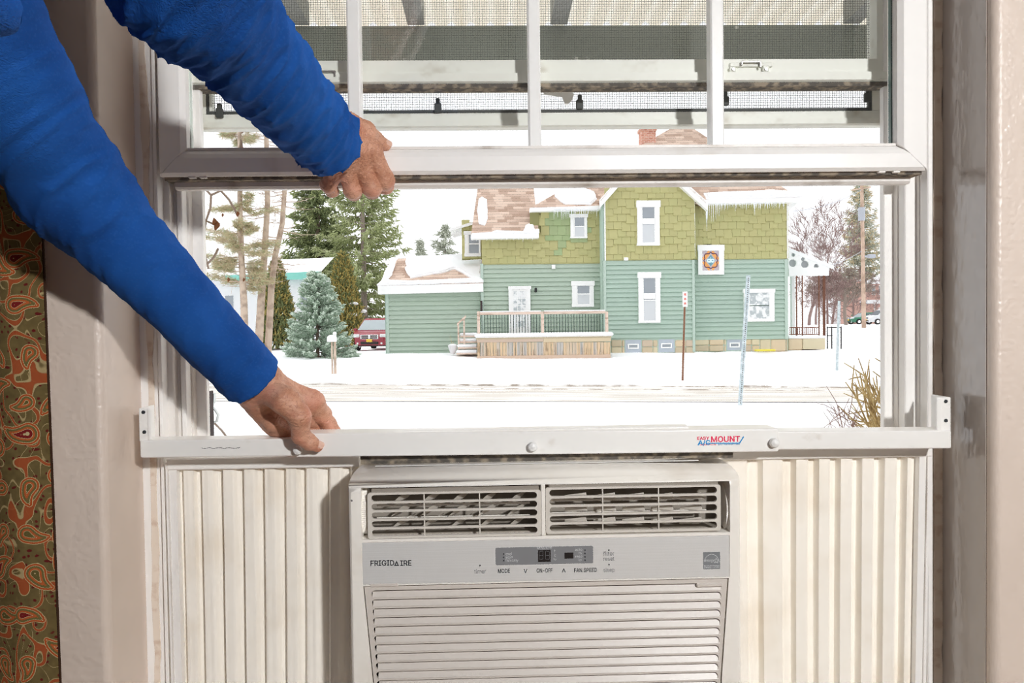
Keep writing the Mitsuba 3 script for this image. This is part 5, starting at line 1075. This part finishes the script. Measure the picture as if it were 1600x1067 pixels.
def bare(name, label, base, Ht, seed, m, trunk_r, spread=.55, depth=5, lean=(0, 0), first=.35, kids=3, group=None, cat_='tree', thin=.62, gravity=.0, rmin=.024):
    rng = np.random.default_rng(seed); t_ = thing(name, label, cat_, group); tr, br = [], []
    def grow(p, d, l_, r, k):
        n = 4; pts = [p]; q = p.copy(); dd = d.copy()
        for i in range(n): dd = dd+rng.normal(0, .10, 3)+(0, 0, .03-gravity); dd /= np.linalg.norm(dd); q = q+dd*l_/n; pts.append(q.copy())
        (tr if k == depth else br).append(tube(pts, np.maximum(np.linspace(r, r*thin, n+1), rmin), 6 if k >= depth-1 else 3, False))
        if k <= 0: return
        for j in range(kids+(1 if k == depth else 0)):
            s = rng.uniform(first if k == depth else .3, 1.0); i = min(n-1, int(s*n)); b0 = pts[i]+(pts[i+1]-pts[i])*(s*n-i); a = rng.normal(0, 1, 3); a -= dd*(a@dd); a /= np.linalg.norm(a); nd = dd*(1-spread)+a*spread+(0, 0, .12); nd /= np.linalg.norm(nd); grow(b0, nd, l_*rng.uniform(.5, .72), r*thin*.62, k-1)
    d0 = np.array([lean[0], lean[1], 1.0]); grow(np.asarray(base, float)-(0, 0, .1), d0/np.linalg.norm(d0), Ht*.55, trunk_r, depth); part(t_, 'trunk', cat(tr), m, True); part(t_, 'branches', cat(br), m, True, kind='stuff')
bare('bare_tree', 'bare small tree in front of the white house roof beside the utility pole', gbase(1322, 86), 7.6, 41, 'bark_grey', .20, .60, 5, first=.45, kids=4)
bare('bare_tree', 'bare tree seen through the iron posts of the side porch', gbase(1264, 84), 7.5, 42, 'twig_mauve', .17, .62, 5, first=.4, kids=4)
bare('bare_tree', 'tall bare tree with thin upright limbs between the porch roof and the hazy spruce', gbase(1293, 112), 17, 43, 'twig_mauve', .15, .38, 5, first=.4, kids=4)
bare('bare_shrub', 'mauve bare thicket behind the bare small tree and the porch', gbase(1300, 110), 10, 44, 'twig_mauve', .16, .70, 6, first=.05, kids=3, cat_='shrub'); bare('bare_shrub', 'mauve bare thicket behind the porch posts', gbase(1275, 96), 7, 45, 'twig_mauve', .14, .70, 6, first=.05, kids=3, cat_='shrub')
bare('bare_shrub', 'mauve bare thicket right behind the utility pole', gbase(1335, 105), 10.5, 46, 'twig_mauve', .16, .72, 6, first=.05, kids=3, cat_='shrub')
# the pines with bare leaning trunks
def pine(label, Y, pts, r, seed, m='bark_pale', n=0, band=None, mats=('needles_tan',), L_=.35, twigs=26):
    rng = np.random.default_rng(seed); t_ = thing('pine_tree', label, 'tree'); P = np.array([at(px, py, Y) for px, py in pts]); P[0, 2] = gz(P[0, 0], Y)-.1; part(t_, 'trunk', tube(P, np.linspace(r, r*.5, len(P)), 8, False), m, True)
    br, Q, D = [], [], []
    for i in range(twigs):
        z = rng.uniform(.32, 1); k = z*(len(P)-1); j = min(len(P)-2, int(k)); b0 = P[j]+(P[j+1]-P[j])*(k-j); a = rng.uniform(0, 2*np.pi); l_ = rng.uniform(.8, 2.3)*(1.15-.4*z); e = np.array([math.cos(a)*l_, math.sin(a)*l_*.6, rng.uniform(-.15, .25)*l_]); mid = b0+e*.5+(0, 0, -.06*l_); br.append(tube([b0, mid, b0+e], [.028, .016, .006], 4, False))
        for s in np.linspace(.35, 1, 6): Q.append(b0+e*s); D.append(e/np.linalg.norm(e))
        for s in range(4): s0 = rng.uniform(.3, .95); br.append(tube([b0+e*s0, b0+e*s0+rng.normal(0, .30, 3)], [.012, .004], 3, False))
    part(t_, 'branches', cat(br), m, kind='stuff')
    if n:
        for q, mm in enumerate(mats): part(t_, 'foliage', sprays(np.array(Q), np.array(D), L_, .016, rng, n//len(mats), .2), mm, kind='stuff')
pine('slender pine with thin tan needles, leftmost through the window', 40, [(383, 540), (381, 470), (377, 400), (375, 320), (374, 200)], .20, 51, 'bark_pale', 9000, None, ('needles_tan', 'needles_tan', 'needles_pine'), .46, 70)
pine('thick pale bare trunk beside the slender tan pine', 41, [(403, 535), (408, 470), (413, 400), (418, 320), (416, 200)], .22, 52, twigs=22); pine('pale bare trunk leaning right in front of the dark arborvitae', 41.5, [(418, 532), (424, 450), (430, 400), (441, 350), (446, 280), (450, 180)], .19, 53, twigs=30)
# ---- far buildings
bl = thing('far_building', 'low white building with a snowy roof and teal eaves behind the pines', 'building'); fy = 57.0
def bb(t_, name, a, b, c, d, Y0_, Y1_, m, bev=0.): return part(t_, name, pbox(a, b, c, d, Y0_, Y1_, bev), m)
bb(bl, 'wall', 325, 437, 505, 535, fy, fy+8, 'wall_far_white')
A, B, C, D = at(318, 432, fy-.6), at(500, 424, fy-.6), at(522, 402, fy+6), at(330, 410, fy+6); part(bl, 'roof_snow', hull([A, B, C, D, A-(0, 0, .1), B-(0, 0, .1)]), 'snow_roof')
part(bl, 'eave_board', hull([at(352, 430, fy-.65), at(500, 424, fy-.65), at(352, 439, fy-.65), at(500, 436, fy-.65), at(352, 432, fy-.3), at(500, 426, fy-.3)]), 'teal_paint')
for px in (352, 470): bb(bl, 'window', px, 462, px+12, 484, fy-.05, fy+.1, 'window_glass_dark')
wb = thing('far_house', 'white house with a snowy gable roof behind the bare small tree', 'house'); fy = 118.0
bb(wb, 'wall', 1300, 458, 1345, 512, fy, fy+8, 'wall_far_white'); part(wb, 'roof_snow', hull([at(1290, 455, fy-.5), at(1345, 436, fy-.5), at(1348, 455, fy-.5), at(1290, 455, fy+9), at(1345, 436, fy+9)]), 'snow_roof')
for px in (1301, 1312, 1326): bb(wb, 'window', px, 470, px+5, 482, fy-.05, fy+.1, 'curtain_pale')
bh = thing('brick_house', 'pink brick house with a snowy porch roof behind the white van', 'house'); fy = 106.0
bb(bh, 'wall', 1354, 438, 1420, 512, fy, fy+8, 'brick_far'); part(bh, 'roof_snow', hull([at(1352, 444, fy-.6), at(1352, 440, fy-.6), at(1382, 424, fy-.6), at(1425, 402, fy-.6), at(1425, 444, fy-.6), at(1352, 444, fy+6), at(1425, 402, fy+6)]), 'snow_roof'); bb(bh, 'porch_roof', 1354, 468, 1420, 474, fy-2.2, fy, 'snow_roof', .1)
for a in (1362, 1373): w = bb(bh, 'window', a, 445, a+6, 461, fy-.06, fy+.1, 'trim_white'); bb(bh+'__window' if False else w, 'pane', a+1, 447, a+5, 459, fy-.09, fy, 'window_glass_dark')
bb(bh, 'porch_post', 1366, 474, 1367.5, 500, fy-2.1, fy-2, 'trim_white'); bb(bh, 'door', 1372, 480, 1379, 500, fy-.06, fy+.1, 'trim_white')
# ---- vehicles
def car(name, label, c0, heading, m, glass, Ltot, W_, Ht, van=True):
    "c0: middle of the front bumper on the ground; heading: the way the nose points, degrees from -y"
    t_ = thing(name, label, 'car'); T = trimesh.transformations.rotation_matrix(math.radians(heading), (0, 0, 1)); T[:3, 3] = c0
    def P(nm, mesh, mt, sm=False, parent=None, **k): mesh = mesh.copy(); mesh.apply_transform(T); return part(parent or t_, nm, mesh, mt, sm, **k)
    if van: side = [(0.02, .28), (0.0, .55), (.06, .86), (.35, .98), (.95, 1.10), (Ltot-.05, 1.10), (Ltot, .6), (Ltot-.05, .28)]; cab = [(.85, 1.06), (1.75, Ht-.08), (2.2, Ht), (Ltot-.5, Ht), (Ltot-.06, 1.06)]
    else: side = [(0.02, .25), (0, .5), (.1, .70), (.9, .88), (Ltot-.3, .92), (Ltot, .6), (Ltot-.05, .25)]; cab = [(1.0, .84), (1.9, Ht-.06), (2.4, Ht), (Ltot-1.3, Ht), (Ltot-.4, .88)]
    w = W_/2
    def loft(prof, w0, w1, zlo, zhi, cut=.86): 
        pts = []
        for y, z in prof: ww = w0+(w1-w0)*np.clip((z-zlo)/(zhi-zlo), 0, 1); nose = 1-.20*max(0, 1-y/.35)**2; pts += [(ww*nose, y, z), (-ww*nose, y, z), (ww*nose*cut, max(y-.06, -.0) if y < .1 else y, z)]
        return hull(pts)
    b = P('body', cat([loft(side, w, w*.97, .3, 1.1), loft(cab, w*.95, w*.76, 1.0, Ht)]), m, 25)
    g0, g1 = cab[0], cab[1]
    def lerp(f): return (g0[0]+(g1[0]-g0[0])*f, g0[1]+(g1[1]-g0[1])*f)
    ya, za_ = lerp(.06); yb, zb_ = lerp(.93); n_ = np.array([0, -(g1[1]-g0[1]), g1[0]-g0[0]]); n_ = n_/np.linalg.norm(n_)*.015
    P('windscreen', hull([np.array(q)+n_*k for k in (-1, 1) for q in ((w*.90, ya, za_), (-w*.90, ya, za_), (w*.74, yb, zb_), (-w*.74, yb, zb_))]), glass)
    for s in (-1, 1):
        P('side_window', hull([(s*(w*.945), 1.35, 1.16), (s*(w*.945), Ltot-.5, 1.16), (s*w*.80, 1.95, Ht-.12), (s*w*.80, Ltot-.65, Ht-.12), (s*(w*.925), 1.35, 1.16), (s*(w*.925), Ltot-.5, 1.16), (s*w*.78, 1.95, Ht-.12), (s*w*.78, Ltot-.65, Ht-.12)]), 'car_glass_dark')
        P('mirror', rb(s*(w+.10), 1.15, 1.12, .10, .07, .08), m); P('head_lamp', rb(s*w*.74, .10, .80, .19, .12, .085), 'head_lamp'); P('fog_lamp', rb(s*w*.66, .025, .40, .055, .05, .055), 'head_lamp')
        for y in (.85, Ltot-.8):
            wh = trimesh.creation.cylinder(.33, .22, 22); wh.apply_transform(trimesh.transformations.rotation_matrix(np.pi/2, (0, 1, 0))); wh.apply_translation((s*(w-.10), y, .33)); k_ = P('wheel', wh, 'tyre'); hc = trimesh.creation.cylinder(.20, .24, 16); hc.apply_transform(trimesh.transformations.rotation_matrix(np.pi/2, (0, 1, 0))); hc.apply_translation((s*(w-.095), y, .33)); P('hubcap', hc, 'chrome', parent=k_)
    P('grille', cat([rb(0, .01, .74, .50, .05, .12)]), 'chrome'); G_ = [k for k in scene if k.startswith(t_+'__grille')][0]
    for s in (-1, 1):
        for z in (.79, .69): P('grille_opening', rb(s*.24, -.035, z, .19, .02, .036), 'car_black', parent=G_)
    P('lower_intake', rb(0, .0, .42, .48, .06, .07), 'car_black'); P('number_plate', rb(0, -.045, .545, .16, .012, .075), 'plate_yellow'); P('bumper_lip', rb(0, .05, .27, w*.93, .05, .03), 'car_black')
    return t_
def rb(x, y, z, a, b, c): return M2T(rbox(x-a, x+a, y-b, y+b, z-c, z+c, min(a, b, c)*.6, 8))
cb = gbase(577, 42.5); car('minivan', 'dark red minivan with a yellow number plate parked beside the green garage', cb+(0, 0, 0), -7, 'car_red', 'car_glass', 4.9, 1.98, 1.75)
cb = gbase(1351, 92); car('minivan', 'white van parked in front of the pink brick house', cb+(0.2, 0, 0), -84, 'car_white', 'car_glass_dark', 4.9, 1.95, 1.75)
cb = gbase(1326, 98); car('parked_car', 'green car half hidden behind the utility pole', cb, -80, 'car_green', 'car_glass', 4.3, 1.8, 1.45, False)
# ---- posts and poles
ml = thing('mailbox', 'white mailbox with a finial on a pale wooden post by the blue spruce', 'mailbox'); my = 27.6
b = gbase(521, my)
part(ml, 'post', cat([pbox(517.5, 533, 520, 589, my, my+.05), pbox(521.5, 533, 525, 589, my+.02, my+.09)]), 'bark_pale'); A = at(517.5, 533, my)
arc_ = [(-.13, 0), (.13, 0), (.13, .13)]+[(.13*math.cos(t), .13+.11*math.sin(t)) for t in np.linspace(.2, 2.94, 8)]+[(-.13, .13)]; m = extr_xz(Polygon(arc_), 0, .42); m.apply_translation((A[0]+.02, my-.18, A[2]-.02)); part(ml, 'box', m, 'trim_white'); part(ml, 'finial', cat([pbox(521, 523, 525, 533, my, my+.08, .02), M2T(Manifold.sphere(.07, 10).translate(at(523, 521, my+.04).tolist()))]), 'trim_white')
sg = thing('street_sign', 'small white parking sign on a rusty brown post in front of the house', 'sign'); sy = 26.5
A, B = at(1070, 470, sy), at(1066.5, 594, sy); part(sg, 'post', tube([B, A], [.032, .032], 8), 'brown_post'); sf = part(sg, 'plate', pbox(1066.5, 455.5, 1074.5, 479.5, sy-.05, sy-.035, .004), 'sign_white')
for py in (460, 467, 474): part(sf, 'printed_mark', pbox(1068.8, py-1.6, 1072.2, py+1.6, sy-.054, sy-.05), 'sign_red')
lp_ = thing('metal_post', 'leaning perforated galvanised post at the near edge of the road', 'post'); ly_ = 19.3; A, B = at(1169.5, 430, ly_), at(1156.5, 633, ly_)
pm = M2T(rbox(-.045, .045, -.02, .02, 0, np.linalg.norm(A-B), .004, 6)); d_ = (A-B)/np.linalg.norm(A-B); R_ = trimesh.geometry.align_vectors((0, 0, 1), d_); pm.apply_transform(R_); pm.apply_translation(B); part(lp_, 'channel', pm, 'galvanised')
hl_ = []
for i in range(62): q = B+d_*(.06+i*.05); hl_.append(box(q[0]-.010, q[0]+.010, q[1]-.024, q[1]-.018, q[2]-.010, q[2]+.010))
part(lp_, 'punched_holes', cat(hl_), 'car_black', kind='stuff'); part(lp_, 'edge_flange', tube([B+(-.05, -.015, 0), A+(-.05, -.015, 0)], .012, 6), 'galvanised')
mp = thing('metal_post', 'upright pale grey post in the snow in front of the side porch', 'post'); A, B = at(1311, 470, 29), at(1307, 594, 29); part(mp, 'tube', tube([B, A], [.045, .045], 10), 'galvanised', 40)
up_ = thing('utility_pole', 'tall wooden utility pole with a transformer beyond the porch', 'utility pole'); uy = 62.0; A, B = at(1346.5, 282, uy), at(1350, 520, uy); part(up_, 'pole', tube([B, A], [.17, .12], 10), 'utility_wood', 40)
part(up_, 'cross_arm', hull([at(1332, 296, uy-.1), at(1361, 291, uy-.1), at(1332, 298, uy-.1), at(1361, 293, uy-.1), at(1332, 296, uy+.05), at(1361, 291, uy+.05)]), 'utility_wood'); part(up_, 'transformer', cat([M2T(Manifold.cylinder(1.0, .26, .26, 14).translate((at(1343.5, 341, uy)-(0, .3, .2)).tolist()))]), 'transformer_grey', 40); part(up_, 'street_lamp', cat([pbox(1350, 399, 1358, 402, uy-.1, uy), pbox(1357, 397, 1369, 403, uy-.2, uy+.1, .05)]), 'transformer_grey')
wr = [];
for (a, b, c, d, Y2) in ((1347, 296, 1240, 330, 50), (1332, 296, 1420, 270, 80), (1347, 392, 1238, 425, 40)):
    P0_, P1_ = at(a, b, uy), at(c, d, Y2); wr.append(tube([P0_+(P1_-P0_)*s-(0, 0, 1.2*s*(1-s)) for s in np.linspace(0, 1, 9)], .018, 4, False))
part(up_, 'wire', cat(wr), 'transformer_grey')
fc = thing('iron_fence', 'black iron fence beside the porch base', 'fence'); fy = 35.6
for px in (1293, 1300, 1314.5): part(fc, 'post', pbox(px-.6, 510, px+.6, 545, fy, fy+.04), 'black_iron')
part(fc, 'rail', cat([pbox(1293, 511, 1314.5, 512, fy, fy+.03), pbox(1293, 524, 1300, 525, fy, fy+.03)]), 'black_iron')
yl = thing('yellow_hose_reel', 'flat yellow plastic thing lying in the snow by the stone foundation', 'hose'); part(yl, 'strip', pbox(1181, 545.8, 1213, 549, 34.2, 34.5, .04), 'yellow_plastic')
# ---- near the window, outside
def shrub(name, label, Y, roots, tips, seed, m, r):
    rng = np.random.default_rng(seed); t_ = thing(name, label, 'shrub'); ms = []
    for (ax0, ay0), (bx0, by0) in zip(roots, tips):
        yy = Y+rng.uniform(-.18, .18); A, B = at(ax0, ay0, yy), at(bx0, by0, yy+rng.uniform(-.1, .1)); mid = (A+B)/2+rng.normal(0, .02, 3); pts = [A, A*.55+mid*.45, mid, mid*.4+B*.6, B]; ms.append(tube(pts, np.linspace(r, r*.45, 5), 6))
        for k in range(9):
            s = rng.uniform(.25, .97); q = A+(B-A)*s; d_ = (B-A)*rng.uniform(.12, .28)+rng.normal(0, .034, 3); ms.append(tube([q, q+d_*.5+rng.normal(0, .006, 3), q+d_], [r*.6, r*.5, r*.3], 5))
    part(t_, 'stems', cat(ms), m, True)
    return t_
sr = np.random.default_rng(6)
shrub('tan_shrub', 'bare tan twiggy shrub just outside the window at the sill', 2.3, [(1382+sr.uniform(-14, 40), 730+sr.uniform(-10, 30)) for _ in range(22)], [(sr.uniform(1338, 1430), sr.uniform(560, 650)) for _ in range(22)], 61, 'twig_tan', .0040)
shrub('grey_shrub', 'sparse thin grey twigs outside beside the tan shrub', 2.6, [(1340+sr.uniform(-30, 30), 720) for _ in range(7)], [(sr.uniform(1290, 1350), sr.uniform(630, 680)) for _ in range(7)], 62, 'twig_mauve', .0022)
vb = thing('vine', 'dry vine twigs with curled brown leaves hanging outside the window', 'vine'); vy = 1.9
tw = []
for pts in ([(318, 292), (330, 305), (329, 325), (322, 345), (338, 352)], [(330, 305), (345, 298), (358, 312)], [(358, 312), (366, 326), (372, 338)], [(322, 345), (316, 380), (326, 420)], [(341, 388), (334, 402), (324, 412)], [(372, 252), (377, 218), (379, 236), (377, 250)]): part(vb, 'twig', tube([at(px, py, vy) for px, py in pts], .0028, 5), 'bark_grey', True)
rl_ = np.random.default_rng(8)
for px, py, s in ((336, 352, 11), (333, 346, 8), (370, 334, 6), (326, 446, 5), (356, 437, 5), (347, 336, 4), (378, 205, 5), (378, 232, 4), (380, 437, 4)):
    c0 = at(px, py, vy-.01); n = 7; V = []
    for i in range(n):
        u = i/(n-1); ww = math.sin(math.pi*min(1, u*1.02))*.42
        for v in (-1, 0, 1): V.append(c0+np.array([(v*ww+.25*math.sin(u*3))*s, v*v*.5*s*ww+.3*s*math.cos(u*4), (.8-u*1.6)*s])*vy/FPX)
    F = []
    for i in range(n-1):
        for j in range(2): k = i*3+j; F += [(k, k+1, k+4), (k, k+4, k+3)]
    V = np.array(V); m = tm(np.vstack([V, V+(0, .0006, 0)]), np.vstack([np.array(F), np.array(F)[:, ::-1]+len(V)])); part(vb, 'leaf', m, 'dead_leaf')
hk = thing('wire_hook', 'curled grey metal wire hook outside at the left of the sill', 'hook'); hy = 1.35
hk_pts = [(329, 730), (329, 640), (329, 622), (331, 614), (335, 615), (335, 628), (331, 634), (336, 640), (341, 648), (339, 658), (333, 660)]
part(hk, 'wire', tube([at(px, py, hy) for px, py in hk_pts], .0022, 6), 'galvanised', True); part(hk, 'cord', tube([at(px, py, hy+.02) for px, py in ((334, 660), (346, 672), (360, 690), (380, 720))], .0018, 6), 'bark_grey', True); part(hk, 'bracket', pbox(325.5, 612, 328.5, 760, hy-.02, hy, .001), 'car_black')
# ---- the porch roof over the window
rf = thing('porch_roof', 'cream corrugated porch roof on a dark beam and rafters above the window outside', 'roof'); oy = 3.05
zb0, zb1 = Z(108, oy, 830), Z(40, oy, 830)
part(rf, 'beam', box(-3.4, 3.4, oy, oy+.09, zb0, zb1, .004), 'porch_beam')
zr = lambda y: zb1+.088+.05*(oy-y)
for px in (650, 873, 1330, 470, 250): x = X(px, oy, 30); part(rf, 'rafter', hull([(x-.032+sx_, y, zr(y)-.085*q) for sx_ in (0, .064) for y in (1.32, oy+.0) for q in (0, 1)]), 'porch_rafter')
def sheet(x0, x1):
    n = int((x1-x0)/.008); xx = np.linspace(x0, x1, n+1); yy = (1.30, 3.30); h_ = .018*np.sin(xx*2*np.pi/.080); V = [(x, y, zr(y)+.013+hh) for y in yy for x, hh in zip(xx, h_)]; k = np.arange(n); return tm(V, np.vstack([np.stack([k, k+1, k+n+2], 1), np.stack([k, k+n+2, k+n+1], 1)]))
x = -3.4
while x < 3.4: part(rf, 'corrugated_sheet', sheet(x, x+.68), 'porch_sheet', True); x += .66
for px in (-900, 2500): x = X(px, oy, 300); part(rf, 'post', box(x-.05, x+.05, oy-.005, oy+.095, 0, zb0, .004), 'porch_beam')
